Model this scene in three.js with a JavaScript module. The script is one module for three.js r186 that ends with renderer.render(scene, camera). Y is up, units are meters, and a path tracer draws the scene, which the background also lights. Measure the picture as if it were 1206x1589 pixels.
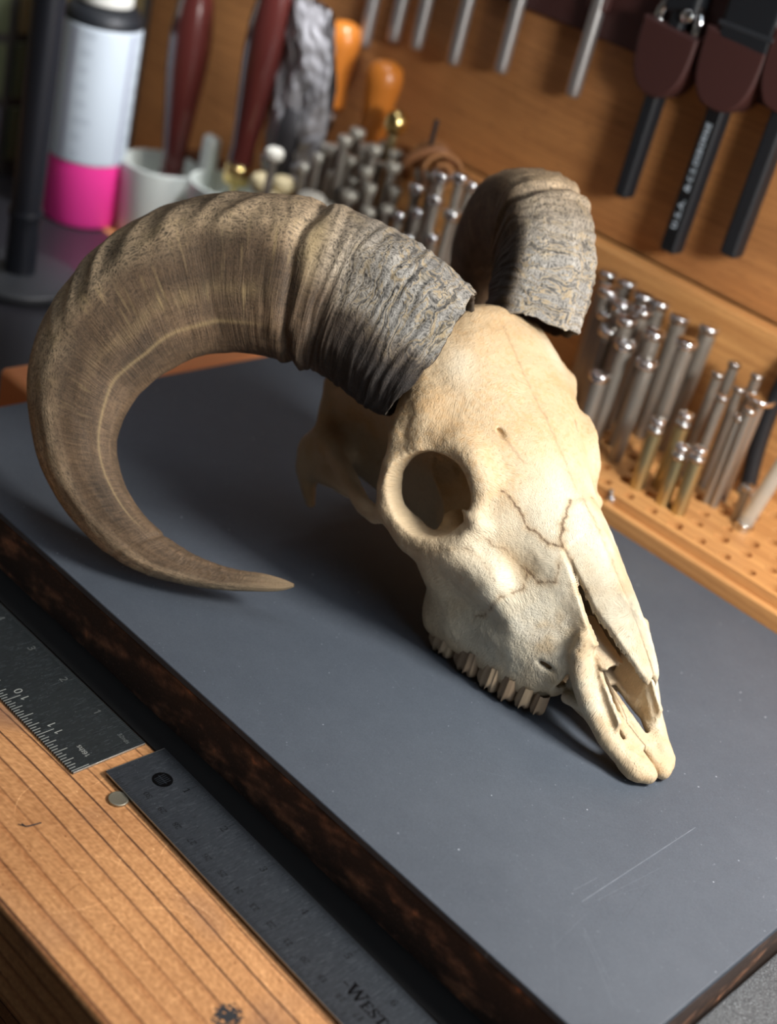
import * as THREE from 'three';
import { RoundedBoxGeometry } from 'three/addons/geometries/RoundedBoxGeometry.js';
import { RectAreaLightUniformsLib } from 'three/addons/lights/RectAreaLightUniformsLib.js';
import { mergeGeometries } from 'three/addons/utils/BufferGeometryUtils.js';
import { ImprovedNoise } from 'three/addons/math/ImprovedNoise.js';

// ---------------------------------------------------------------- camera, light, exposure
const scene = new THREE.Scene();
scene.background = new THREE.Color(0.0, 0.0, 0.0);
const camera = new THREE.PerspectiveCamera(2 * Math.atan(1589 / 2 / 2215) * 180 / Math.PI, 1206 / 1589, 0.02, 20);
camera.position.set(0, 0.405, 0);
{
  const right = new THREE.Vector3(0.69119, 0.22830, -0.68566), down = new THREE.Vector3(0.49362, -0.84212, 0.21721), fwd = new THREE.Vector3(-0.52782, -0.48859, -0.69476);
  const m = new THREE.Matrix4().makeBasis(right, down.clone().negate(), fwd.clone().negate());
  camera.quaternion.setFromRotationMatrix(m);
}
camera.focus = 0.604;
camera.userData.fStop = 5.6;
scene.add(camera);
const renderer = new THREE.WebGLRenderer({ antialias: true });
renderer.toneMapping = THREE.LinearToneMapping;
renderer.toneMappingExposure = 1.07;
renderer.shadowMap.enabled = true;
RectAreaLightUniformsLib.init();
const LAMPS = [
  // name, position, aim, width, height, colour, intensity, glow
  { name: 'desk_lamp', label: 'small square desk lamp head glowing above the right end of the bench', at: [0.005, 0.368, -0.522], aim: [-0.32, 0.06, -0.48], w: 0.11, h: 0.11, color: [1, 0.965, 0.91], power: 76, glow: 6 },
  { name: 'added_fill_panel', label: 'large pale fill panel added out of view beyond the right end of the bench', at: [1.15, 1.0, -0.2], aim: [-0.3, 0.05, -0.5], w: 0.8, h: 0.8, color: [0.78, 0.89, 1], power: 1.0, glow: 2 },  // cool fill added out of view, no window behind it
  { name: 'added_overhead_fill', label: 'soft fill panel added out of view under the ceiling above the workbench', at: [-0.5, 1.72, -0.35], aim: [-0.5, 0, -0.35], w: 0.9, h: 0.5, color: [0.95, 0.96, 1], power: 0.42, glow: 2 },  // unseen overhead fill, added for the ambient light
  { name: 'added_corner_lamp', label: 'small cool lamp head added out of view to brighten the back left corner of the bench', at: [-0.60, 0.40, -0.69], aim: [-0.90, 0.05, -0.62], w: 0.06, h: 0.06, color: [0.95, 0.96, 1], power: 0.56, glow: 4, spot: 0.62 },  // unseen spot added to brighten the bottle and holder
];

// ---------------------------------------------------------------- helpers
const IN = new ImprovedNoise();
const N = (x, y, z) => IN.noise(x, y, z);
const fbm = (x, y, z, o = 4) => { let a = 1, s = 0, t = 0; for (let i = 0; i < o; i++) { s += a * IN.noise(x, y, z); t += a; a *= 0.5; x *= 2.03; y *= 2.03; z *= 2.03; } return s / t; };
const clamp = (x, a = 0, b = 1) => x < a ? a : x > b ? b : x;
const lerp = (a, b, t) => a + (b - a) * t;
const sstep = (a, b, x) => { const t = clamp((x - a) / (b - a)); return t * t * (3 - 2 * t); };
const bell = (x, c, w) => Math.exp(-((x - c) / w) * ((x - c) / w));
function rng(seed) { let a = seed >>> 0; return () => { a = (a + 0x6D2B79F5) | 0; let t = Math.imul(a ^ (a >>> 15), 1 | a); t = (t + Math.imul(t ^ (t >>> 7), 61 | t)) ^ t; return ((t ^ (t >>> 14)) >>> 0) / 4294967296; }; }
const V = (x, y, z) => new THREE.Vector3(x, y, z);
const MM = (x, y, z) => new THREE.Vector3(x / 1000, y / 1000, z / 1000);

const counts = {};
function numbered(name) { const n = counts[name] = (counts[name] ?? -1) + 1; return n ? name + '_' + String(n).padStart(3, '0') : name; }
function shadows(o) { o.traverse((c) => { if (c.isMesh) { c.castShadow = true; c.receiveShadow = true; } }); return o; }
function thing(name, label, category, at = [0, 0, 0], turn = 0, group) {
  const o = new THREE.Group(); o.name = numbered(name); scene.add(o);
  o.position.set(at[0] / 1000, at[1] / 1000, at[2] / 1000); o.rotation.y = turn;
  o.userData = { label, category }; if (group) o.userData.group = group;
  return o;
}
function part(name, geo, mat, parent, label) {
  const m = new THREE.Mesh(geo, mat); m.name = name; parent.add(m);
  if (label) m.userData.label = label;
  return m;
}
function tag(o, label, category, group) { o.userData = { ...o.userData, label, category }; if (group) o.userData.group = group; return o; }
function struct(name, geo, mat, parent = scene) { const m = new THREE.Mesh(geo, mat); m.name = name; m.userData.kind = 'structure'; parent.add(m); return m; }
function copyOf(src, at, label, group, turn) {
  const c = src.clone(); c.name = numbered(src.name.replace(/_\d+$/, '')); scene.add(c);
  c.userData = { ...src.userData, label }; if (group) c.userData.group = group;
  c.position.set(at[0] / 1000, at[1] / 1000, at[2] / 1000); if (turn !== undefined) c.rotation.y = turn;
  return c;
}
// geometry in millimetres
function boxG(w, h, d, at = [0, 0, 0], r = 0.4, seg = 2) {
  const g = r > 0 ? new RoundedBoxGeometry(w / 1000, h / 1000, d / 1000, seg, Math.min(r, w / 2.01, h / 2.01, d / 2.01) / 1000) : new THREE.BoxGeometry(w / 1000, h / 1000, d / 1000);
  g.translate(at[0] / 1000, at[1] / 1000, at[2] / 1000); return g;
}
function worldUV(g, k = 1) { // box-projected uv in metres
  if (g.index) g = g.toNonIndexed();
  const p = g.attributes.position, n = g.attributes.normal, uv = new Float32Array(p.count * 2);
  for (let i = 0; i < p.count; i += 3) {
    let nx = 0, ny = 0, nz = 0;
    for (let j = 0; j < 3; j++) { nx += n.getX(i + j); ny += n.getY(i + j); nz += n.getZ(i + j); }
    nx = Math.abs(nx); ny = Math.abs(ny); nz = Math.abs(nz);
    for (let j = 0; j < 3; j++) {
      const q = i + j, x = p.getX(q), y = p.getY(q), z = p.getZ(q);
      if (ny >= nx && ny >= nz) { uv[q * 2] = x * k; uv[q * 2 + 1] = -z * k; }
      else if (nz >= nx) { uv[q * 2] = x * k; uv[q * 2 + 1] = y * k; }
      else { uv[q * 2] = -z * k; uv[q * 2 + 1] = y * k; }
    }
  }
  g.setAttribute('uv', new THREE.BufferAttribute(uv, 2)); return g;
}
function latheG(pts, seg = 24) { return new THREE.LatheGeometry(pts.map(([r, y]) => new THREE.Vector2(r / 1000, y / 1000)), seg); }
function tubeG(pts, r, seg = 32, rad = 10) { return new THREE.TubeGeometry(new THREE.CatmullRomCurve3(pts.map((p) => MM(...p))), seg, r / 1000, rad, false); }
function texture(w, h, fn, srgb = true) {
  const d = new Uint8Array(w * h * 4); const o = [0, 0, 0];
  for (let y = 0; y < h; y++) for (let x = 0; x < w; x++) {
    fn(x, y, o); const i = (y * w + x) * 4;
    d[i] = clamp(o[0], 0, 255); d[i + 1] = clamp(o[1], 0, 255); d[i + 2] = clamp(o[2], 0, 255); d[i + 3] = 255;
  }
  const t = new THREE.DataTexture(d, w, h, THREE.RGBAFormat); t.magFilter = THREE.LinearFilter; t.minFilter = THREE.LinearFilter;
  t.wrapS = t.wrapT = THREE.RepeatWrapping; if (srgb) t.colorSpace = THREE.SRGBColorSpace; t.needsUpdate = true; return t;
}
const MS = (o) => new THREE.MeshStandardMaterial(o);
const MP = (o) => new THREE.MeshPhysicalMaterial(o);
const lin = (r, g, b) => new THREE.Color().setRGB(r, g, b);
// looping noise for textures that repeat
const loopN = (u, v, fu, fv, s = 0) => { // u, v in 0..1
  const a = u * Math.PI * 2, b = v * Math.PI * 2, R1 = fu / 6.283, R2 = fv / 6.283;
  return IN.noise(Math.cos(a) * R1 + 11.3 + s, Math.sin(a) * R1 + Math.cos(b) * R2 * 1.0 + 7.7, Math.sin(b) * R2 + 3.1 - s);
};
// ---------------------------------------------------------------- the room
const wallMat = MS({ color: lin(0.42, 0.40, 0.37), roughness: 0.9 });
const floorMat = MS({ color: lin(0.10, 0.09, 0.08), roughness: 0.8 });
{
  const X0 = -1900, X1 = 1500, Z0 = -830, Z1 = 1700, Y0 = -760, Y1 = 1760, t = 60;
  const cx = (X0 + X1) / 2, cz = (Z0 + Z1) / 2, cy = (Y0 + Y1) / 2, W = X1 - X0, D = Z1 - Z0, H = Y1 - Y0;
  struct('floor', boxG(W + 2 * t, t, D + 2 * t, [cx, Y0 - t / 2, cz], 0), floorMat);
  struct('ceiling', boxG(W + 2 * t, t, D + 2 * t, [cx, Y1 + t / 2, cz], 0), wallMat);
  struct('wall_back', boxG(W + 2 * t, H, t, [cx, cy, Z0 - t / 2], 0), wallMat);
  struct('wall_front', boxG(W + 2 * t, H, t, [cx, cy, Z1 + t / 2], 0), wallMat);
  struct('wall_left', boxG(t, H, D, [X0 - t / 2, cy, cz], 0), wallMat);
  struct('wall_right', boxG(t, H, D, [X1 + t / 2, cy, cz], 0), wallMat);
}
for (const L of LAMPS) {
  const g = new THREE.Group(); g.name = L.name; scene.add(g); g.position.set(...L.at);
  g.userData = { label: L.label, category: 'lamp' };
  g.lookAt(...L.aim);                       // +z looks at the aim
  const w = L.w * 1000, h = L.h * 1000;
  const hs = part('lamp_housing', boxG(w + 24, h + 24, 22, [0, 0, -14], 6), MS({ color: lin(0.05, 0.05, 0.055), roughness: 0.5 }), g);
  part('lamp_diffuser', boxG(w, h, 3, [0, 0, -2], 1), MS({ color: lin(0.8, 0.8, 0.8), emissive: lin(...L.color), emissiveIntensity: L.glow, roughness: 0.6 }), g);
  if (L.spot) {
    const sp = new THREE.SpotLight(lin(...L.color), L.power, 0, L.spot, 0.7, 2); sp.name = L.name + '_source'; sp.position.set(0, 0, 0.004); sp.target.position.set(0, 0, 0.5); sp.shadow.radius = 1.2; sp.castShadow = true; g.add(sp, sp.target);
    continue;
  }
  const li = new THREE.RectAreaLight(lin(...L.color), L.power, L.w, L.h); li.name = L.name + '_source';
  li.position.set(0, 0, 0.004); li.lookAt(0, 0, 1); li.rotation.set(0, Math.PI, 0); g.add(li);
}
// ---------------------------------------------------------------- workbench, slab, rulers
const WSCR = (() => { // pale scratches and flecks, dark pin marks
  const W = 2048, H = 1024, a = new Float32Array(W * H), R = rng(31);
  for (let i = 0; i < 1500; i++) { let x = R() * W, y = R() * H, t = R() * 6.28; const n = 4 + R() * R() * 70, v = (R() < 0.86 ? 14 + R() * 34 : -40), c = (R() - 0.5) * 0.05; for (let k = 0; k < n; k++) { x += Math.cos(t); y += Math.sin(t); t += c; const q = (((Math.round(y) % H) + H) % H) * W + ((Math.round(x) % W) + W) % W; a[q] = v * (0.5 + 0.5 * Math.sin(k / n * 3.14)); } }
  for (let i = 0; i < 700; i++) { const q = Math.floor(R() * W * H); a[q] = a[q + 1] = R() < 0.6 ? 60 : -90; }
  return a;
})();
const WOOD = texture(2048, 1024, (x, y, o) => { // 0.8 m x 0.4 m of flat-sawn softwood, grain along u
  const u = x / 2048, v = y / 1024, X = u * 800, Y = v * 400;
  const wob = loopN(u, v, 3, 3, 1) * 7 + loopN(u, v, 9, 4, 2) * 1.6;
  const k = (Y + wob) / 9.1, fr = k - Math.floor(k), id = ((Math.floor(k) % 44) + 44) % 44;
  const late = Math.pow(sstep(0.35, 0.9, fr), 3) * (1 - sstep(0.965, 1.0, fr)) * (0.55 + 0.45 * Math.sin(id * 12.9));
  const line = sstep(0.86, 0.93, fr) * (1 - sstep(0.95, 0.985, fr)) * (0.6 + 0.4 * Math.sin(id * 7.3 + 1));
  const fib = loopN(u, v, 40, 700, 5) * 0.5 + loopN(u, v, 14, 300, 6) * 0.5;
  const blot = loopN(u, v, 14, 8, 7), dark = Math.max(0, loopN(u, v, 22, 12, 9) - 0.25), fine = loopN(u, v, 500, 260, 3);
  let r = 203, g = 146, b = 95;
  r += blot * 22 + fib * 20 + fine * 26; g += blot * 20 + fib * 18 + fine * 24; b += blot * 16 + fib * 14 + fine * 20;
  r -= late * 26; g -= late * 30; b -= late * 26;
  r *= 1 - 0.62 * line; g *= 1 - 0.68 * line; b *= 1 - 0.68 * line;
  const sc = WSCR[y * 2048 + x]; r += sc; g += sc * 0.95; b += sc * 0.8;
  const dk = clamp(dark * 1.1); r = lerp(r, 128, dk); g = lerp(g, 96, dk); b = lerp(b, 82, dk);
  o[0] = r; o[1] = g; o[2] = b;
});
const WOODB = texture(2048, 1024, (x, y, o) => {
  const u = x / 2048, v = y / 1024, Y = v * 400;
  const wob = loopN(u, v, 3, 3, 1) * 7 + loopN(u, v, 9, 4, 2) * 1.6, k = (Y + wob) / 9.1, fr = k - Math.floor(k);
  const line = sstep(0.84, 0.93, fr) * (1 - sstep(0.95, 0.99, fr));
  const a = 150 - line * 90 + loopN(u, v, 40, 700, 5) * 40 + loopN(u, v, 500, 260, 3) * 45; o[0] = o[1] = o[2] = a;
}, false);
const rep = (t, a, b, off = [0, 0], rot = 0) => { const c = t.clone(); c.repeat.set(a, b); c.offset.set(...off); c.rotation = rot; c.needsUpdate = true; return c; };
const benchMat = MS({ map: rep(WOOD, 1.25, 2.5, [0.1, 0.03]), bumpMap: rep(WOODB, 1.25, 2.5, [0.1, 0.03]), bumpScale: 0.0006, roughness: 0.62 });
{
  const b = thing('workbench', 'worn orange softwood workbench top carrying the slab and the rulers', 'workbench', [0, 0, 0]);
  // planks: front board and the boards behind it
  const rows = [[-232, -452], [-453.5, -640], [-641.5, -826]];
  rows.forEach(([z1, z0], i) => {
    const g = worldUV(boxG(2000, 44, z1 - z0, [-600, -22, (z1 + z0) / 2], i ? 1 : 2.5, 3));
    part('plank', g, benchMat, b);
  });
  part('apron', worldUV(boxG(1900, 120, 26, [-600, -106, -275], 2)), MS({ map: rep(WOOD, 1.25, 2.5, [0.4, 0.3]), color: lin(0.5, 0.42, 0.36), roughness: 0.7 }), b);
  for (const x of [-1520, 330]) for (const z of [-300, -770]) part('leg', worldUV(boxG(80, 716, 80, [x, -402, z], 3)), benchMat, b);
  // ink stain and pencil scribble on the front board
  const ink = MS({ color: lin(0.025, 0.027, 0.032), roughness: 0.8 });
  const R = rng(5), flecks = [];
  for (let i = 0; i < 110; i++) {
    const rr = 6.6 * Math.sqrt(R()), a = R() * 6.283, x = -215.5 + rr * Math.cos(a) * 0.8, z = -270 + rr * Math.sin(a) * 0.95;
    const s = new THREE.Shape(), n = 7, r0 = (0.5 + R() * 1.3) * (1.15 - rr / 9), an = R() * 3;
    for (let k = 0; k < n; k++) { const t = k / n * 6.283, r = r0 * (0.6 + 0.8 * R()); s[k ? 'lineTo' : 'moveTo'](r * Math.cos(t + an) / 1000, r * 0.55 * Math.sin(t + an) / 1000); }
    const g = new THREE.ShapeGeometry(s); g.rotateX(-Math.PI / 2); g.rotateY(R() * 0.9 - 0.2); g.translate(x / 1000, 0.00006 + i * 1e-7, z / 1000); flecks.push(g);
  }
  part('ink_stain', mergeGeometries(flecks), ink, b, 'blotchy black ink stain near the bottom edge of the picture');
  part('pencil_mark', mergeGeometries([tubeG([[-331, 0.05, -261], [-329, 0.12, -261.4], [-328.2, 0.12, -264], [-327.6, 0.1, -267.5]], 0.28), tubeG([[-331.5, 0.05, -259.6], [-330, 0.1, -260.6], [-329, 0.1, -261.4]], 0.22)]), ink, b, 'short dark scribble');
}

// ---- the slab
const scratchMap = (() => {
  const W = 2048, H = 1330, X0 = -576, Z0 = -648, k = 2048 / 467, add = new Float32Array(W * H), R = rng(77);
  const dot = (x, y, r, v) => { for (let j = Math.floor(y - r - 1); j <= y + r + 1; j++) for (let i = Math.floor(x - r - 1); i <= x + r + 1; i++) { if (i < 0 || j < 0 || i >= W || j >= H) continue; const d = Math.hypot(i - x, j - y); const a = clamp(r + 0.5 - d); if (a > 0) add[j * W + i] += v * a; } };
  const line = (x0, z0, x1, z1, r, v) => { const ax = (x0 - X0) * k, ay = (z0 - Z0) * k, bx = (x1 - X0) * k, by = (z1 - Z0) * k, n = Math.hypot(bx - ax, by - ay); for (let i = 0; i <= n; i += 0.7) { const t = i / n, w = v * (0.45 + 0.55 * Math.abs(N(t * 9, x0, z0))); dot(lerp(ax, bx, t), lerp(ay, by, t), r, w * 0.6); } };
  line(-163, -396, -161.6, -475, 0.6, 70); line(-160, -402, -156, -440, 0.4, 40); line(-154.5, -386, -133, -374, 0.5, 34); line(-155, -367, -158, -393, 0.4, 30);
  line(-153, -384, -124.5, -366, 0.5, 30); line(-165, -380, -140, -352, 0.4, 24); line(-168.7, -398, -167.5, -412, 0.5, 46); line(-153, -428, -147, -401, 0.4, -22); line(-158, -408, -153, -430, 0.4, 26);
  for (let i = 0; i < 130; i++) { const x = -576 + R() * 467, z = -648 + R() * 303, a = R() * 6.28, l = 3 + R() * R() * 40; line(x, z, x + l * Math.cos(a), z + l * Math.sin(a), 0.25 + R() * 0.3, 5 + R() * 17); }
  for (let i = 0; i < 2600; i++) dot(R() * W, R() * H, 0.3 + R() * 0.9, 12 + R() * 60 * R());
  for (let i = 0; i < 90; i++) dot(R() * W, R() * H, 0.8 + R() * 1.1, 40 + R() * 90);
  return { W, H, add };
})();
const SLATE = texture(scratchMap.W, scratchMap.H, (x, y, o) => { // v = 0 is the back edge
  const X = x / 4.385, Y = y / 4.385;
  const m = fbm(X * 0.018, Y * 0.018, 4.4, 4) * 7 + fbm(X * 0.12, Y * 0.12, 8.4, 3) * 3.5 + N(X * 2.4, Y * 2.4, 1.5) * 6 + N(X * 1.1, Y * 1.1, 6.5) * 3;
  const a = scratchMap.add[y * scratchMap.W + x];
  o[0] = 79 + m + a; o[1] = 86 + m + a; o[2] = 96 + m + a;
});
const mottle = texture(1024, 256, (x, y, o) => {
  const X = x / 2.2, Y = y / 2.2;
  const n = fbm(X * 0.045, Y * 0.09, 3.3, 5), n2 = fbm(X * 0.16, Y * 0.16, 9.1, 4), st = N(X * 0.12 - Y * 0.4, Y * 0.05, 2.2), spk = Math.max(0, N(X * 1.1, Y * 1.1, 5) - 0.35);
  const w = sstep(-0.12, 0.55, n + 0.35 * n2 + 0.15 * st), k2 = sstep(0.3, 0.7, n2 + 0.4 * n);
  o[0] = 70 + 100 * w + 84 * k2 + spk * 100; o[1] = 56 + 66 * w + 42 * k2 + spk * 90; o[2] = 50 + 44 * w + 20 * k2 + spk * 80;
});
const slabSideMat = MS({ map: rep(mottle, 2.15, 8.6), roughness: 0.82, bumpMap: rep(mottle, 2.15, 8.6), bumpScale: 0.0004 });
{
  const t = thing('stone_slab', 'thick dark slab with a scratched slate grey top that the ram skull rests on', 'slab', [-342.5, 0, -496.5]);
  part('slab_body', worldUV(boxG(466, 27, 301.6, [0, 13.5, 0], 0.8)), slabSideMat, t, 'mottled brown black lower body of the slab');
  const g = boxG(467, 3.6, 303, [0, 29.2, 0], 0.7, 3), p = g.attributes.position, uv = g.attributes.uv;
  for (let i = 0; i < p.count; i++) uv.setXY(i, p.getX(i) / 0.467 + 0.5, p.getZ(i) / 0.303 + 0.5);
  part('top_sheet', g, MS({ map: SLATE, roughness: 0.5 }), t, 'thin slate grey top sheet with fine scratches and dust');
}
{
  const e = thing('shade_strip', 'narrow matt black strip painting the shade along the foot of the slab', 'strip', [-342.5, 0.02, -338.4]);
  part('strip_body', boxG(466, 1.2, 14.4, [0, 0.6, 0], 0.4), MS({ color: lin(0.003, 0.003, 0.0035), roughness: 1 }), e);  // near-black colour stands for the slab's shade on the bench
}
{
  const grit = texture(512, 512, (x, y, o) => { const u = x / 512, v = y / 512; const n = loopN(u, v, 340, 340, 2) * 85 + loopN(u, v, 150, 150, 4) * 40 + Math.max(0, loopN(u, v, 420, 420, 8) - 0.3) * 420; const s = 66 + n; o[0] = s; o[1] = s + 3; o[2] = s + 7; });
  const grain = rep(grit, 14, 14);
  const t = thing('granular_plate', 'low grainy dark grey plate lying against the right end of the slab', 'plate', [10, 0, -440]);
  part('plate_body', worldUV(boxG(232, 17, 300, [0, 8.5, 0], 1.2)), MS({ map: grain, bumpMap: grain, bumpScale: 0.0007, roughness: 0.55 }), t);
}

// ---- steel rulers
function rulerFace(len, wid, draw, base) {
  const k = 6.2, W = Math.round(len * k), H = Math.round(wid * k), c = document.createElement('canvas'); c.width = W; c.height = H;
  const g = c.getContext('2d'); g.fillStyle = base; g.fillRect(0, 0, W, H);
  const R = rng(len * 7 + wid);
  for (let i = 0; i < 5200; i++) { const x = R() * W, y = R() * H; g.globalAlpha = 0.08 + 0.2 * R(); g.fillStyle = R() < 0.5 ? '#9aa4ad' : '#0a0c10'; g.fillRect(x, y, 0.8 + R() * 1.2, 2 + R() * 22); }
  for (let i = 0; i < 500; i++) { g.globalAlpha = 0.35 + 0.5 * R(); g.fillStyle = '#c6ced4'; const r = 0.5 + R() * 1.2; g.fillRect(R() * W, R() * H, r, r); }
  g.globalAlpha = 1;
  draw(g, k, W, H);
  const t = new THREE.CanvasTexture(c); t.colorSpace = THREE.SRGBColorSpace; t.needsUpdate = true; return t;
}
function rulerG(len, wid, th) { // x along, top face at th; uv over the top
  const g = boxG(len, th, wid, [len / 2, th / 2, wid / 2], 0.15, 2), p = g.attributes.position, uv = g.attributes.uv;
  for (let i = 0; i < p.count; i++) uv.setXY(i, p.getX(i) * 1000 / len, 1 - p.getZ(i) * 1000 / wid);
  return g;
}
function write(g, s, x, y, px, turn, font, color, spread = 1) { g.save(); g.translate(x, y); g.rotate(turn); g.scale(spread, 1); g.font = px + 'px ' + font; g.fillStyle = color; g.textAlign = 'center'; g.textBaseline = 'middle'; g.fillText(s, 0, 0); g.restore(); }
const ruler2Face = rulerFace(330, 30, (g, k, W, H) => {
  const ink = '#06070a';
  g.fillStyle = ink;
  for (let i = 1; i < 12 * 32; i++) { const x = i * 25.4 / 32 * k, l = i % 32 === 0 ? 5.2 : i % 16 === 0 ? 4.2 : i % 8 === 0 ? 3.4 : i % 4 === 0 ? 2.6 : 1.8; g.globalAlpha = 0.75; g.fillRect(x, 0, 0.9, l * k); }
  for (let i = 0; i < 320; i++) { const x = (i + 6) * k, l = i % 10 === 0 ? 4.4 : i % 5 === 0 ? 3.4 : 2.2; g.fillRect(x, H - l * k, 0.9, l * k); }
  g.globalAlpha = 1;
  for (let n = 1; n < 12; n++) write(g, String(n), n * 25.4 * k + 1, 7.6 * k, 4.4 * k, 0, 'serif', ink);
  for (let n = 1; n < 31; n++) write(g, String(n), (319.4 - n * 10 - 9.4 + 10) * k, H - 7.0 * k, 3.4 * k, Math.PI, 'serif', ink);
  g.beginPath(); g.arc(15.4 * k, 12.5 * k, 4.4 * k, 0, 7); g.fill();
  g.strokeStyle = '#3c434b'; g.lineWidth = 2.2; g.beginPath(); for (let i = 0; i < 5; i++) { g.moveTo((13 + i * 1.1) * k, 9.6 * k); g.lineTo((13.6 + i * 0.9) * k, 15.4 * k); } g.moveTo(12.4 * k, 12.4 * k); g.lineTo(18.2 * k, 12.4 * k); g.stroke();
  g.save(); g.translate(137.4 * k, 16.6 * k); g.font = 'bold ' + 8.2 * k + 'px serif'; g.fillStyle = ink; g.textBaseline = 'middle';
  g.fillText('W', 0, 0); const w = g.measureText('W').width; g.font = 'bold ' + 6.3 * k + 'px serif'; g.fillText('ESTCOTT', w - 1, 0.8 * k); g.fillRect(-2.4 * k, 0.1 * k, 2.6 * k, 0.45 * k); g.restore();
}, '#474c53');
const ruler1Face = rulerFace(330, 37, (g, k, W, H) => { // x runs left from the visible end
  const ink = '#c9ccc6';
  g.fillStyle = ink;
  for (let i = 0; i < 12 * 16; i++) { const x = W - (i * 25.4 / 16 + 1) * k, l = i % 16 === 0 ? 8.6 : i % 8 === 0 ? 6.6 : i % 4 === 0 ? 5.4 : i % 2 === 0 ? 4 : 3; g.fillRect(x, H - l * k, 2.6, l * k); }
  g.globalAlpha = 0.3;
  for (let i = 0; i < 330; i++) { const l = i % 10 === 0 ? 4 : 2; g.fillRect(i * k, 0, 1.2, l * k); }
  g.globalAlpha = 1;
  for (let n = 1; n < 12; n++) { const s = String(12 - n), x = W - (n * 25.4 + 1) * k; if (s.length > 1) { write(g, s[1], x - 2.6 * k, H - 9.2 * k, 5.4 * k, Math.PI, 'sans-serif', ink); write(g, s[0], x + 2.6 * k, H - 9.2 * k, 5.4 * k, Math.PI, 'sans-serif', ink); } else write(g, s, x - 2.6 * k, H - 9.2 * k, 5.4 * k, Math.PI, 'sans-serif', ink); }
  g.globalAlpha = 0.5; for (let n = 1; n < 12; n++) write(g, String(n), W - (n * 25.4 + 1) * k, 6.2 * k, 5 * k, 0, 'sans-serif', ink);
  write(g, '32nds', W - 6.6 * k, 6.6 * k, 2.6 * k, 0, 'sans-serif', ink); g.globalAlpha = 1;
  write(g, '16ths', W - 8.6 * k, H - 11.2 * k, 3.2 * k, Math.PI, 'sans-serif', ink);
}, '#33383a');
{
  const edge = MS({ color: lin(0.42, 0.42, 0.40), metalness: 0.9, roughness: 0.35 });
  const a = thing('steel_ruler', 'blackened steel ruler with white tick marks, farther left and ending at a bright cut edge', 'ruler', [-674.4, 0.1, -330.4], 0);
  part('ruler_blade', rulerG(330, 37, 1.1), MS({ map: ruler1Face, roughness: 0.42, metalness: 0.35 }), a);
  part('cut_edge', boxG(0.5, 1.0, 36.6, [330.1, 0.55, 18.5], 0.1), edge, a, 'bright cut end of the ruler');
  const b = thing('steel_ruler', 'blue grey steel ruler with a round black logo and engraved numbers beside the slab', 'ruler', [-336.3, 1.5, -334.6], -0.03);
  part('ruler_blade', rulerG(330, 30, 0.9), MS({ map: ruler2Face, roughness: 0.36, metalness: 0.55 }), b);
  part('cut_edge', boxG(0.4, 0.85, 29.6, [-0.1, 0.45, 15], 0.1), edge, b, 'bright cut end of the ruler');
  part('long_edge', boxG(329, 0.7, 0.35, [165, 0.42, 30.05], 0.1), edge, b, 'thin worn bright edge');
  const c = thing('steel_ruler', 'steel ruler lying hidden below the engraved ruler with only its brassy long edge showing', 'ruler', [-331, 0.1, -330.8], -0.03);
  part('ruler_blade', rulerG(325, 25.8, 1.25), MS({ color: lin(0.12, 0.11, 0.09), metalness: 0.7, roughness: 0.4 }), c);
  const d = thing('metal_disc', 'small round worn metal disc peeping out from under the ruler end', 'disc', [-322.6, 0.05, -300.6]);
  part('disc_body', latheG([[0, 0], [4.0, 0], [4.2, 0.3], [4.2, 0.9], [4.0, 1.15], [3.4, 1.15], [3.3, 1.0], [0, 1.0]], 40), MS({ color: lin(0.4, 0.38, 0.3), metalness: 0.85, roughness: 0.45 }), d);
}
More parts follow.
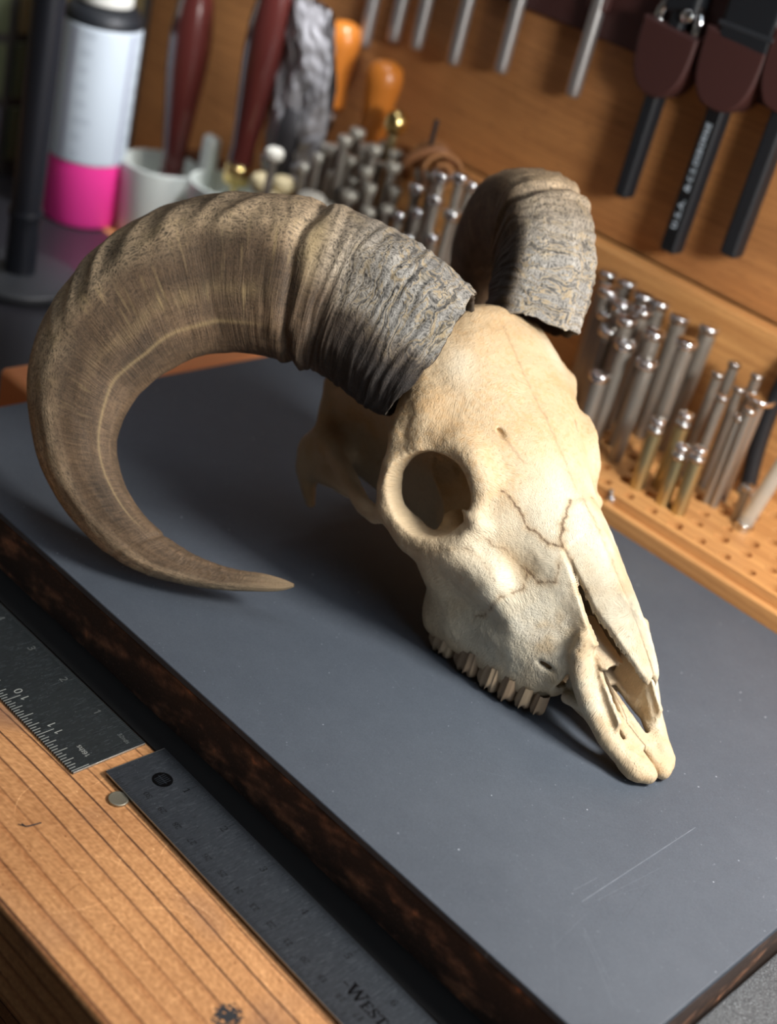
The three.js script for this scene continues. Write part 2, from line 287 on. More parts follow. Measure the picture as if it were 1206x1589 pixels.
// ---------------------------------------------------------------- horns
// rows: centre (mm), half vector towards the outer curve (mm); returns a closed-tip, open-base sheath
function hornTex() {
  const W = 2048, H = 1024, bump = new Uint8Array(W * H * 4), R = rng(3);
  const L = 470;
  const col = texture(W, H, (x, y, o) => {
    const u = x / W * L, p = y / H * Math.PI * 2, c = Math.cos(p), s = Math.sin(p), deg = y / H * 360;
    const near = 1 - sstep(55, 125, u), inner = sstep(58 + 30 * near, 88 + 30 * near, deg + 9 * N(u * 0.06, c * 3, s * 3)) * (1 - sstep(300, 335, deg));         // 0 on the frontal face, 1 on the sides
    const base = 1 - sstep(35, 120, u);
    const str = N(u * 0.95 + 2 * N(u * 0.05, c * 2, s * 2), c * 2.2, s * 2.2), str2 = N(u * 1.9, c * 3.5 + 7, s * 3.5);
    const lon = N(u * 0.035, c * 14, s * 14 + 3), fuzz = N(u * 0.55 + 1.5 * N(u * 0.2, c * 8, s * 8), c * 26, s * 26), fz2 = N(u * 1.2, c * 52, s * 52 + 9), blot = fbm(u * 0.02, c * 1.6, s * 1.6 + 2, 3);
    const worm = 1 - Math.abs(fuzz) * 2.4, worm2 = 1 - Math.abs(fz2) * 2.4;
    let r = lerp(150, 99, inner), g = lerp(130, 80, inner), b = lerp(104, 61, inner);
    // bluish grey flaking frontal face near the base, dark sides near the base
    const bf = base * (1 - inner), bs = (1 - sstep(30, 105, u)) * inner;
    r = lerp(r, 134, bf * 0.9); g = lerp(g, 133, bf * 0.9); b = lerp(b, 130, bf * 0.9);
    r = lerp(r, 46, bs * 0.95); g = lerp(g, 42, bs * 0.95); b = lerp(b, 40, bs * 0.95);
    const low = sstep(60, 110, deg);
    let k = 1 + str * (0.03 + 0.15 * inner * low + 0.03 * inner) + 0.12 * str2 * inner * low + 0.10 * lon + 0.42 * blot + 0.16 * worm2 * (1 - inner * 0.4) + 0.25 * N(u * 0.07, c * 5, s * 5) * N(u * 0.3, c * 3 + 4, s * 3);
    k *= lerp(0.82 + 0.32 * worm, 1, inner * 0.5);
    r *= k; g *= k; b *= k;
    // pale ochre: patches, the keel line, the band along the side
    const wav = 4 * N(u * 0.03, 3, 7), keel = bell(deg, 128 + wav, 2.2) * sstep(95, 150, u) * (1 - sstep(345, 380, u)), band = bell(deg, 104 + wav * 2, 6) * sstep(100, 130, u) * (1 - sstep(200, 290, u)) * (0.5 + 0.5 * N(u * 0.1, 5, 5));
    const cut = Math.max(0, N(u * 0.42, c * 2.6 + 20, s * 2.6) - 0.34) * 1.5 * bell(deg, 88, 34) * (1 - sstep(240, 330, u)) * sstep(90, 105, u), ring = bell(u, 93 + 3 * N(c * 2, s * 2, 4), 5) * bell(deg, 70, 24);
    const pale = clamp(keel * 0.75 + band * 0.7 + cut * 1.2 + ring * 0.8 + Math.max(0, N(u * 0.09, c * 3 + 5, s * 3) - 0.3) * (1 - inner) * 1.1);
    r = lerp(r, 182, pale * 0.75); g = lerp(g, 158, pale * 0.75); b = lerp(b, 112, pale * 0.75);
    // flaking cracks near the base on the frontal face
    const cr = Math.abs(N(u * 0.24 + N(u * 0.12, c * 4, s * 4) * 1.1 + 0.4 * N(u * 0.5, c * 12, s * 12), c * 1.7, s * 1.7)), crack = (1 - sstep(0.0, 0.085, cr)) * (1 - sstep(45, 110, u)) * (1 - inner * 0.6);
    r *= 1 - 0.34 * crack; g *= 1 - 0.35 * crack; b *= 1 - 0.36 * crack;
    const och = bell(cr, 0.16, 0.05) * (1 - sstep(40, 100, u)) * (1 - inner); r = lerp(r, 176, och * 0.75); g = lerp(g, 154, och * 0.75); b = lerp(b, 118, och * 0.75);
    const tip = sstep(425, 465, u); r = lerp(r, 176, tip * 0.6); g = lerp(g, 152, tip * 0.6); b = lerp(b, 118, tip * 0.6);
    o[0] = r; o[1] = g; o[2] = b;
    const h = 128 + 40 * str * (0.12 + 0.5 * inner * low + 0.1 * inner) + 28 * str2 * (0.2 + 0.6 * inner * low) + 26 * worm * (1 - inner) + 22 * worm2 - 46 * crack + 12 * lon;
    const i = (y * W + x) * 4; bump[i] = bump[i + 1] = bump[i + 2] = clamp(h, 0, 255); bump[i + 3] = 255;
  });
  const b = new THREE.DataTexture(bump, W, H, THREE.RGBAFormat); b.magFilter = b.minFilter = THREE.LinearFilter; b.wrapS = b.wrapT = THREE.RepeatWrapping; b.needsUpdate = true;
  return { col, b };
}
const HT = hornTex();
const hornMat = MS({ map: HT.col, bumpMap: HT.b, bumpScale: 0.0007, roughness: 0.72 });
const hornInnerMat = MS({ color: lin(0.06, 0.045, 0.032), roughness: 0.9 });
function hornSheath(rows, o = {}) {
  const cc = new THREE.CatmullRomCurve3(rows.map((r) => V(r[0], r[1], r[2]))), hc = new THREE.CatmullRomCurve3(rows.map((r) => V(r[3], r[4], r[5])));
  const nU = o.nU ?? 560, nP = o.nP ?? 224, n = rows.length - 1;
  // arc length table
  const T = [], LEN = [0]; for (let i = 0; i <= 400; i++) { T.push(cc.getPoint(i / 400)); if (i) LEN.push(LEN[i - 1] + T[i].distanceTo(T[i - 1])); }
  const total = LEN[400], tAt = (s) => { let i = 1; while (i < 400 && LEN[i] < s) i++; return (i - 1 + clamp((s - LEN[i - 1]) / (LEN[i] - LEN[i - 1]))) / 400; };
  const pos = [], uv = [], idx = [], side = o.side ?? 1, dk = o.depth;
  const surf = (s, p, inset = 0) => {
    const t = tAt(clamp(s, 0, total)), c = cc.getPoint(t), h = hc.getPoint(t), tan = cc.getTangent(t), r = Math.max(h.length(), 0.6);
    h.normalize(); h.addScaledVector(tan, -h.dot(tan) * (o.square ?? 0)).normalize();
    const d = V(0, 0, 0).crossVectors(tan, h).normalize().multiplyScalar(side);
    const q = dk(t), e = 2 / (o.pow ?? 2.35), cp = Math.cos(p), sp = Math.sin(p), deg = p * 180 / Math.PI;
    let X = Math.sign(cp) * Math.pow(Math.abs(cp), e), Y = Math.sign(sp) * Math.pow(Math.abs(sp), e);
    const u = s / total * 470;
    // a flat frontal face with an edge, a narrower keel side
    let rr = 1 + 0.07 * bell(deg, o.edge ?? 48, 14) - 0.03 * bell(deg, 92, 22) + 0.02 * bell(deg, 128, 9) + 0.03 * bell(deg, 312, 16);
    const kY = q * (X > 0 ? 1 : 1 - 0.16 * X * X);
    const cx = Math.cos(p), sx = Math.sin(p), front = 1 - sstep(40, 75, deg) * (1 - sstep(300, 335, deg));
    const w1 = N(u * 0.22 + 1.2 * N(u * 0.06, cx * 1.5, sx * 1.5), cx * 1.1, sx * 1.1), w2 = N(u * 0.5, cx * 2, sx * 2 + 5);
    const nb = 1 - sstep(80, 140, u);
    let D = 0.85 * w1 * (0.1 + 1.25 * nb) + 0.35 * w2 * nb + 0.5 * fbm(u * 0.05, cx * 3, sx * 3, 2);
    const gw = 92 + 3.5 * N(cx * 1.6, sx * 1.6, 8) + 5 * sx;               // the deep growth ring
    D += -2.3 * bell(u, gw + 4, 3.2) + 1.5 * bell(u, gw - 4.5, 5) + 0.8 * bell(u, gw + 13, 6);
    const df = deg > 200 ? deg - 360 : deg, ph = (u - df * 0.42 + 9 * N(u * 0.018, cx, sx)) / 18.5, dg = Math.sin(ph * 6.283);
    D += 3.0 * Math.pow(0.5 + 0.5 * dg, 1.6) * (0.6 + 0.8 * N(u * 0.03, 4, sx)) * (bell(deg, 42, 26) + bell(deg, 350, 24) * 0.3) * sstep(112, 150, u) * (1 - sstep(205, 265, u));
    D += 0.55 * Math.max(0, N(u * 0.11 + deg * 0.01, cx * 2.2, sx * 2.2)) * bell(deg, 80, 30) * sstep(100, 130, u) * (1 - sstep(220, 330, u));
    D += -0.9 * bell(u, 372 + 0.02 * deg, 2.2) + 0.9 * Math.max(0, N(u * 0.25, cx * 3, 9)) * sstep(370, 400, u) * (1 - sstep(440, 465, u));
    D *= clamp(r / 14, 0.15, 1);
    const A = Math.max(0.3, r * rr + D - inset), k = A / r;
    return c.clone().addScaledVector(h, X * r * k).addScaledVector(d, Y * r * k * kY);
  };
  const jag = (p) => { const a = Math.cos(p), b = Math.sin(p); return 1.6 + 1.9 * N(a * 3, b * 3, 2.5) + 0.9 * N(a * 9, b * 9, 6) + (o.cut ? o.cut(p * 180 / Math.PI) : 0); };
  for (let i = 0; i <= nU; i++) for (let j = 0; j <= nP; j++) {
    const p = j / nP * Math.PI * 2, f = i / nU, s = Math.max(jag(p), 0) * Math.pow(1 - f, 6) + total * f * 0.9995;
    const P = surf(s, p % (Math.PI * 2)); pos.push(P.x / 1000, P.y / 1000, P.z / 1000); uv.push(s / total, j / nP);
  }
  for (let i = 0; i < nU; i++) for (let j = 0; j < nP; j++) { const a = i * (nP + 1) + j, b = a + 1, c = a + nP + 1, d = c + 1; if (side > 0) idx.push(a, b, c, b, d, c); else idx.push(a, c, b, b, c, d); }
  const g = new THREE.BufferGeometry(); g.setAttribute('position', new THREE.Float32BufferAttribute(pos, 3)); g.setAttribute('uv', new THREE.Float32BufferAttribute(uv, 2)); g.setIndex(idx); g.computeVertexNormals();
  // weld the seam's normals
  const nn = g.attributes.normal; for (let i = 0; i <= nU; i++) { const a = i * (nP + 1), b = a + nP; const v = V(nn.getX(a) + nn.getX(b), nn.getY(a) + nn.getY(b), nn.getZ(a) + nn.getZ(b)).normalize(); nn.setXYZ(a, v.x, v.y, v.z); nn.setXYZ(b, v.x, v.y, v.z); }
  // inner wall, with the rim
  const ip = [], ii = [], m = 30, q = 96;
  for (let i = -1; i <= m; i++) for (let j = 0; j <= q; j++) { const p = j / q * Math.PI * 2, js = Math.max(jag(p), 0), s = i < 0 ? js : js + (i / m) * 110, P = surf(s, p % (Math.PI * 2), i < 0 ? 0.02 : 2.2 + i * 0.35); ip.push(P.x / 1000, P.y / 1000, P.z / 1000); }
  for (let i = 0; i <= m; i++) for (let j = 0; j < q; j++) { const a = i * (q + 1) + j, b = a + 1, c = a + q + 1, d = c + 1; if (side > 0) ii.push(a, c, b, b, c, d); else ii.push(a, b, c, b, d, c); }
  const g2 = new THREE.BufferGeometry(); g2.setAttribute('position', new THREE.Float32BufferAttribute(ip, 3)); g2.setIndex(ii); g2.computeVertexNormals();
  return { outer: g, inner: g2 };
}
const LEFT_HORN = [ // centre and outward half width of the left horn, millimetres in the room
  [-352.0, 153.1, -477.1, 2.8, 25.4, -20.0],
  [-376.3, 158.7, -470.7, -2.7, 31.3, -20.0],
  [-392.8, 162.7, -466.8, -4.0, 31.6, -19.2],
  [-406.6, 164.0, -463.0, -6.6, 32.1, -17.5],
  [-420.0, 164.2, -456.5, -10.3, 32.5, -15.1],
  [-433.0, 163.3, -449.5, -13.6, 32.6, -12.6],
  [-447.1, 160.5, -440.5, -16.7, 31.6, -9.5],
  [-459.6, 155.7, -431.3, -20.1, 30.0, -5.9],
  [-468.6, 149.6, -419.6, -22.7, 27.1, -1.8],
  [-474.6, 141.6, -408.7, -24.4, 23.7, 1.9],
  [-478.4, 132.4, -398.9, -25.1, 20.0, 5.0],
  [-480.3, 121.3, -389.1, -24.6, 15.3, 8.0],
  [-480.2, 109.9, -380.5, -23.5, 10.7, 10.4],
  [-476.8, 98.2, -373.1, -21.7, 6.3, 12.0],
  [-471.0, 87.4, -368.0, -18.7, 2.4, 12.5],
  [-463.9, 78.1, -365.2, -15.4, -1.1, 12.5],
  [-455.4, 69.4, -363.6, -12.9, -3.4, 12.2],
  [-444.0, 60.3, -364.2, -10.0, -5.5, 11.4],
  [-431.9, 53.2, -366.6, -7.5, -6.6, 10.3],
  [-419.5, 48.0, -370.5, -5.4, -7.4, 9.3],
  [-405.9, 44.5, -376.6, -3.8, -7.0, 7.8],
  [-392.7, 43.6, -384.2, -2.5, -6.0, 6.2],
  [-379.6, 44.8, -393.3, -1.3, -5.0, 4.5],
  [-367.7, 47.6, -402.6, 0.2, -4.1, 2.7],
  [-359.2, 49.9, -408.9, 1.3, -2.5, 0.7],
  [-354.0, 51.7, -412.4, 0.4, -0.6, 0.2],
];
// ---------------------------------------------------------------- the skull
// skull space in millimetres: s runs back from the muzzle tip, y up from the slab's top, w out to its left
const PSI = 10 * Math.PI / 180, SK = { x: -189.8, y: 31, z: -482.3 };
const smin = (a, b, k) => { const h = Math.max(k - Math.abs(a - b), 0) / k; return Math.min(a, b) - h * h * k * 0.25; };
const smax = (a, b, k) => -smin(-a, -b, k);
const SECT = [ // [s, half outline from the top of the midline to its underside as (w, y)]
  [40, [[0, 56], [9, 55], [15, 52], [17.5, 45], [19.5, 37], [22.5, 28], [22.5, 21], [17, 16], [8, 15], [0, 15]]],
  [48, [[0, 63], [9, 62], [14.5, 58], [17.5, 50], [20.5, 40], [24.5, 30], [24.5, 20], [18, 14], [8, 14], [0, 14]]],
  [60, [[0, 72], [9, 71.5], [14.5, 67], [18, 60], [22, 48], [27.5, 36], [30, 24], [28.5, 9.5], [20, 7], [8, 12], [0, 14]]],
  [75, [[0, 82], [10, 81], [17, 76.5], [22, 70], [27, 58], [33, 46], [37, 37], [36, 22], [33.5, 8], [20, 7], [8, 14], [0, 16]]],
  [90, [[0, 91], [12, 90], [20, 85], [26.5, 77], [33, 66], [40.5, 54], [42, 42], [39.5, 25], [37, 8], [22, 7], [8, 17], [0, 18]]],
  [105, [[0, 101], [14, 99.5], [25, 94], [33, 87], [40, 77], [46, 65], [47.5, 53], [45, 36], [40.5, 8], [25, 8], [10, 20], [0, 20]]],
  [120, [[0, 110.5], [16, 108.5], [30, 104], [41, 98], [44, 88], [46, 70], [48, 50], [45, 30], [40, 8], [24, 9], [10, 21], [0, 22]]],
  [132, [[0, 117], [18, 115], [33, 109.5], [46, 100], [46, 90], [40, 75], [35, 60], [34, 42], [27, 20], [12, 20], [0, 24]]],
  [148, [[0, 126.5], [20, 124], [36, 115.5], [47, 103], [41, 92], [33, 78], [29, 62], [25, 42], [16, 27], [0, 26]]],
  [165, [[0, 137], [20, 134], [36, 122], [42, 109], [38, 92], [33, 74], [30, 56], [24, 38], [14, 28], [0, 28]]],
  [180, [[0, 141], [20, 135], [34, 117], [37, 98], [37, 82], [34, 64], [30, 46], [20, 32], [0, 30]]],
  [205, [[0, 124], [20, 120], [34, 105], [37, 87], [36, 66], [32, 46], [22, 32], [0, 30]]],
  [228, [[0, 100], [18, 97], [32, 84], [38, 68], [36, 50], [28, 36], [16, 28], [0, 28]]],
  [242, [[0, 82], [14, 80], [26, 72], [30, 62], [28, 48], [20, 38], [12, 32], [0, 32]]],
];
const NA = 128, S0 = 40, S1 = 242;
const bodyTable = (() => {
  const polar = SECT.map(([s, pts]) => {
    const full = [...pts.map(([w, y]) => V(w, y, 0)), ...pts.slice(1, -1).reverse().map(([w, y]) => V(-w, y, 0))];
    const c = new THREE.CatmullRomCurve3(full, true, 'centripetal'), P = c.getPoints(600), yc = (pts[0][1] + pts[pts.length - 1][1]) / 2;
    const r = new Float32Array(NA + 1); // angle 0 = up, PI = down, on the w > 0 side
    for (let a = 0; a <= NA; a++) {
      const t = a / NA * Math.PI, dx = Math.sin(t), dy = Math.cos(t); let best = 0;
      for (let i = 0; i < P.length - 1; i++) { const ax = P[i].x, ay = P[i].y - yc, bx = P[i + 1].x, by = P[i + 1].y - yc, ca = ax * dy - ay * dx, cb = bx * dy - by * dx; if (ca * cb <= 0 && ca !== cb) { const q = ca / (ca - cb), x = ax + (bx - ax) * q, y = ay + (by - ay) * q, d = x * dx + y * dy; if (d > best) best = d; } }
      r[a] = best;
    }
    return { s, yc, r };
  });
  const out = [];
  for (let s = S0; s <= S1; s++) {
    let i = 0; while (i < polar.length - 2 && polar[i + 1].s < s) i++;
    const p0 = polar[Math.max(0, i - 1)], p1 = polar[i], p2 = polar[i + 1], p3 = polar[Math.min(polar.length - 1, i + 2)], h = p2.s - p1.s, t = clamp((s - p1.s) / h);
    const cub = (f) => { const m1 = p2.s > p0.s ? (f(p2) - f(p0)) / (p2.s - p0.s) * h : 0, m2 = p3.s > p1.s ? (f(p3) - f(p1)) / (p3.s - p1.s) * h : 0, t2 = t * t, t3 = t2 * t; return (2 * t3 - 3 * t2 + 1) * f(p1) + (t3 - 2 * t2 + t) * m1 + (-2 * t3 + 3 * t2) * f(p2) + (t3 - t2) * m2; };
    const r = new Float32Array(NA + 1); for (let a = 0; a <= NA; a++) r[a] = cub((p) => p.r[a]);
    out.push({ yc: cub((p) => p.yc), r });
  }
  return out;
})();
function bodyField(s, y, w) {
  const q = clamp(s, S0, S1 - 0.001) - S0, i = Math.min(Math.floor(q), bodyTable.length - 2), t = q - i, A = bodyTable[i], B = bodyTable[i + 1];
  const yc = A.yc + (B.yc - A.yc) * t, dy = y - yc, rho = Math.hypot(w, dy), a = Math.atan2(w, dy) / Math.PI * NA, j = Math.min(Math.floor(a), NA - 1), u = a - j;
  const ra = A.r[j] + (A.r[j + 1] - A.r[j]) * u, rb = B.r[j] + (B.r[j + 1] - B.r[j]) * u;
  return (rho - (ra + (rb - ra) * t)) * 0.82;
}
// nasal roof: half width, edge height and midline height by s
const interp = (tab) => (s) => { if (s <= tab[0][0]) return tab[0][1]; for (let i = 1; i < tab.length; i++) if (s <= tab[i][0]) { const t = (s - tab[i - 1][0]) / (tab[i][0] - tab[i - 1][0]); return lerp(tab[i - 1][1], tab[i][1], t); } return tab[tab.length - 1][1]; };
const nasW = interp([[17, 1.5], [20, 4.5], [26, 6.8], [36, 9.6], [50, 12.2], [60, 13.6], [72, 15], [90, 17]]);
const nasE = interp([[17, 40], [20, 42.5], [26, 46.5], [36, 52.5], [50, 59], [60, 65.5], [72, 74], [90, 84]]);
const nasM = interp([[17, 41.5], [20, 44.5], [26, 49.5], [36, 57.5], [50, 67.5], [57, 72.6], [72, 82.3], [90, 92]]);
const gap = interp([[36, 8], [46, 6], [54, 4.2], [62, 2.2], [68, 0.9], [73, 0]]);
const RIM = [[136, 95, 50], [129, 97.5, 48], [122, 98, 46], [116, 95, 44], [112.5, 90, 42.5], [109.5, 85, 42], [108.5, 79, 43.5], [105, 73, 46], [105, 67, 49], [108, 62, 51.5], [113, 58.5, 53.5], [119, 56.5, 55.5], [126, 56, 57.5], [135, 58.5, 60], [141, 63, 61.5], [145.5, 70, 62], [147, 77, 62], [145.5, 84, 60.5], [142, 91, 56]];
// capsule chains: points [s, y, w, radius], smoothing
const CH = [];
const chain = (k, pts, closed = false) => { const b = [1e9, 1e9, 1e9, -1e9, -1e9, -1e9]; for (const p of pts) for (let i = 0; i < 3; i++) { b[i] = Math.min(b[i], p[i] - p[3]); b[i + 3] = Math.max(b[i + 3], p[i] + p[3]); } CH.push({ k, pts: closed ? [...pts, pts[0]] : pts, b }); };
chain(7, RIM.map(([s, y, w], i) => [s + (s - 126) * 0.03, y + (y - 77) * 0.03 - 0.3, w - 2, i > 1 && i < 7 ? 1.5 : i < 9 || i > 17 ? 2.1 : 2.8]), true);
chain(4, RIM.slice(7, 18).map(([s, y, w]) => [s + (s - 127) * 0.08, y + (y - 77) * 0.07, w - 6.5, 2.6]));
chain(9, [[92, 53, 38, 6], [102, 55, 43, 6], [110, 54, 47.5, 6], [120, 51, 51, 5.5], [130, 51, 54.5, 5], [140, 56, 57, 4.5]]);                      // zygomatic bone under the orbit
chain(10, [[118, 42, 43, 7], [126, 45, 45, 6], [134, 52, 50, 4]]);
chain(4, [[142, 58, 58.5, 4], [152, 51, 58.5, 4], [163, 49, 57, 4], [176, 50, 54, 4], [190, 52, 50.5, 4], [205, 52, 47, 4.5], [216, 50, 43, 6]]); // zygomatic arch
chain(8, [[141, 93, 53, 4.2], [147, 98, 50, 5.5], [154, 106, 43, 7]]);
chain(8, [[148, 84, 58.5, 3.8], [154, 92, 55, 5], [160, 101, 47, 6.5], [166, 108, 39, 8]]);
chain(9, [[137, 97, 45, 4], [129, 100, 42, 4], [120, 98.5, 40.5, 4], [113, 91, 38.5, 4]]);                                                                              // bar behind the orbit up to the frontal
chain(5, [[146, 80, 61, 3.6], [147, 70, 61, 3.8], [145, 60, 60, 4]]);
chain(7, [[212, 47, 40, 8], [221, 44, 42, 8], [226, 40, 41, 7]]);
chain(6, [[222, 34, 44, 6.5], [210, 37.5, 45.5, 6], [197, 42, 48, 5], [182, 46, 52, 4]]);                                                                                 // base of the ear region
chain(5, [[228, 42, 43, 5.5], [225, 33, 46, 5], [219, 25, 47, 4.2], [213.5, 18.5, 47.3, 2.6]]);                                                   // hooked process pointing down
chain(5, [[224, 38, 34, 4], [226, 32, 28, 3.6]]);
chain(6, [[224, 88, 32, 4], [231, 76, 37, 4], [227, 64, 40, 3.6], [224, 54, 42, 4], [226, 42, 44, 4.5]]);                                          // crest at the back
chain(5, [[200, 92, 36, 3], [214, 84, 37, 3], [228, 76, 37, 3.5]]);
chain(10, [[168, 110, 24, 14], [180, 117, 29, 14]]);                                                         // horn core
// muzzle: side rods and tip of the incisive bones
chain(2.5, [[47, 47, 18.2, 3.0], [45, 40, 18.8, 4.6], [41, 33, 19, 5.2], [35, 26, 18.4, 5.2], [28, 19.5, 16.8, 5], [20, 13.2, 14.6, 4.6], [12, 9, 12, 4.4], [5, 6.4, 9.6, 4.6]]);
chain(3, [[8, 6.6, 9.4, 4.6], [2.5, 5.4, 7.6, 4.6], [0.5, 4.8, 4.6, 4.2]]);
chain(2, [[4, 6.6, 3.4, 3.2], [12, 9.6, 3.6, 2.4], [24, 13.6, 3.6, 2.2], [38, 18, 3.2, 2.2], [52, 20, 3, 2.5]]);                                   // inner strips of the palate
chain(3, [[44, 17, 18, 3.2], [36, 17.2, 15, 2.6], [30, 16.5, 13, 2.2]]);
chain(2.5, [[47, 45, 16.5, 2.2], [42, 38, 15.8, 1.8], [34, 31, 14.8, 1.6], [28, 25, 13.8, 1.6], [20, 18, 12, 1.6]]);
const SPIKE = { pts: [[104, 74.5, 43.5, 3.0], [109, 75.2, 44.2, 2.0], [113, 75.8, 44.4, 0.7]] };
const chainDist = (c, s, y, w) => {
  let best = 1e9; const P = c.pts;
  for (let i = 0; i < P.length - 1; i++) {
    const a = P[i], b = P[i + 1], ds = b[0] - a[0], dy = b[1] - a[1], dw = b[2] - a[2], L = ds * ds + dy * dy + dw * dw;
    const t = clamp(((s - a[0]) * ds + (y - a[1]) * dy + (w - a[2]) * dw) / L), d = Math.hypot(s - a[0] - ds * t, y - a[1] - dy * t, w - a[2] - dw * t) - (a[3] + (b[3] - a[3]) * t);
    if (d < best) best = d;
  }
  return best;
};
const ell = (s, y, w, c, r) => { const a = (s - c[0]) / r[0], b = (y - c[1]) / r[1], d = (w - c[2]) / r[2], q = Math.hypot(a, b, d), g = Math.hypot(a / r[0], b / r[1], d / r[2]); return g > 1e-6 ? q * (q - 1) / g : -Math.min(...r); };
function bone(s, y, W) {
  let w = Math.abs(W);
  if (W < 0) w *= 1 + 0.4 * sstep(50, 95, s) * (1 - sstep(150, 175, s)) * (1 - sstep(98, 116, y));   // the right side is a little narrower
  let f = bodyField(s, y, w), fb = f;
  if (s > 40 && s < 130) {
    f = smax(f, -ell(s, y, w, [94, 87, 43.5], [12, 7.5, 8.5]), 6);                // pit in front of the orbit
    f = smax(f, -ell(s, y, w, [84, 36, 48.5], [18, 6, 10]), 8);                   // hollow above the cheek teeth
    f = smax(f, -ell(s, y, w, [73, 62, 36.5], [13, 9, 8]), 8);
  }
  fb = f;
  f = smax(f, s - 239, 6);
  const front = 46 - (y - 30) * 0.28 + 0.9 * N(y * 0.16, W * 0.11, 3);           // ragged front edge of the cheek bones
  f = Math.max(f, front - s);
  if (s < 118) {                                                                 // hollow muzzle, open in front
    const inn = Math.max(-(fb + 2.6), 0) , cav = smax(fb + 2.6 + Math.max(0, s - 96) * 0.35, 17.5 + (s - 40) * 0.09 - y, 3);
    f = Math.max(f, -cav);
  }
  if (s < 74) f = Math.max(f, (y - (nasE(s) - gap(s) - 1.0)) * 0.8);             // slit under the nasal bones
  // nasal bones
  if (s < 96 && y > 30) {
    const hw = nasW(s), q = w / hw, top = lerp(nasM(s), nasE(s), q * q) - 0.9 * bell(w, 0, 0.7) * (1 - sstep(60, 110, s)), th = 1.5;
    let n = Math.max(Math.abs(y - (top - th)) * 0.75 - th, (w - hw) * 0.9, (18.2 + 1.6 * bell(w, 0, 1.2) - s) * 0.8);
    n = smax(n, s - 88, 3);
    f = smin(f, n, s > 70 ? 2.2 : 0.6);
  }
  f = smax(f, -ell(s, y, w, [193, 62, 46], [26, 18, 13]), 10);                   // temple
  f = smax(f, -(Math.hypot(s - 190, y - 56, w - 33) - 2.6), 1.5);
  // chains
  for (const c of CH) {
    const b = c.b, m = 11; if (s < b[0] - m || y < b[1] - m || w < b[2] - m || s > b[3] + m || y > b[4] + m || w > b[5] + m) continue;
    const d = chainDist(c, s, y, w);
    f = smin(f, d, c.k);
  }
  // palate floor of the muzzle, with the two slits
  if (s < 62 && y < 40) {
    const py = 8.5 + s * 0.19, hw = interp0(s);
    let p = Math.max(Math.abs(y - py) - 1.3, w - hw, 10 - s, s - 60);
    const slit = Math.max(Math.abs(w - 6.9 - s * 0.05) - 2.3, 16 - s, s - 44);
    p = smax(p, -slit, 1); f = smin(f, p, 1.5);
    const wall = Math.max(Math.abs(w - (11.4 + s * 0.085)) - 1.1, y - (9 + s * 0.79), 8 - y + s * 0.1, 17 - s, s - 49); f = smin(f, wall, 1.5);
    if (s > 24) { const sep = Math.max(w - 1.0, y - (16 + (s - 24) * 0.55), 10 - y, s - 60); f = smin(f, sep, 1); }
  }
  // thin ragged scroll bones showing inside the nose
  if (s > 28 && s < 60 && y > 24 && y < 60) {
    const e = 33 + 3 * N(w * 0.35, y * 0.2, 7) + (48 - y) * 0.1; const sc = Math.max(Math.abs(y - (40.5 + 0.35 * (s - 34) - 0.05 * (w - 8) * (w - 8))) - 0.75, Math.abs(w - 8.5) - 6.5, e - s, s - 60); f = smin(f, sc, 0.8);
  }
  // orbit cavity
  if (w > 4 && s > 95 && s < 170 && y > 45) {
    const dx = [0.24, -0.12, -0.963], px = s - 125.8, py = y - 77.4, pw = w - 58, t = px * dx[0] + py * dx[1] + pw * dx[2];
    const qx = px - dx[0] * t, qy = py - dx[1] * t, qw = pw - dx[2] * t, r = Math.hypot(qx, qy, qw), R1 = lerp(19.6, 16.5, clamp(t / 34));
    let c = smax(r - R1, t - 31, 8); c = Math.max(c, -14 - t);
    c = smin(c, ell(s, y, w, [140, 74, 36], [15, 13, 13]), 4);
    f = smax(f, -c, 1.1);
    f = smin(f, ell(s, y, w, [121, 60.5, 35], [9, 7.5, 8]), 3);                  // rounded swelling at the floor of the orbit
    f = smax(f, -(Math.hypot(s - 137, y - 86, w - 26) - 3.2), 1.5); f = smax(f, -(Math.hypot(s - 143, y - 76, w - 24) - 2.8), 1.5);
  }
  f = smax(f, -ell(s, y, w, [53, 28.5, 28.5], [5.5, 1.6, 4.0]), 1.6);                // opening on the side of the cheek
  if (s > 95 && s < 125 && w > 30) f = smin(f, chainDist(SPIKE, s, y, w), 2);    // bony spike at the front of the rim
  f = smax(f, -ell(s, y, w, [122.5, 107, 25], [4.4, 1.6, 1.5]), 1.5);
  f = smax(f, -ell(s, y, w, [238, 42, 0], [14, 9, 10]), 2);
  // relief
  const hb = bell(w, 40, 14) * bell(s, 165, 12) * bell(y, 102, 16);
  f += 0.35 * N(s * 0.09, y * 0.09, W * 0.09) + 0.2 * N(s * 0.33, y * 0.33, W * 0.33) + 0.13 * N(s * 0.62, y * 0.62, W * 0.62) * sstep(75, 115, s) + 0.28 * bell(w, 0, 1.6) * sstep(88, 105, s) * (0.5 + N(s * 0.3, 2, 2)) + 0.9 * hb * Math.max(0, N(s * 0.32, y * 0.32, W * 0.32));
  return f;
}
const interp0 = interp([[0, 4], [8, 10], [20, 13], [40, 16.5], [60, 20]]);
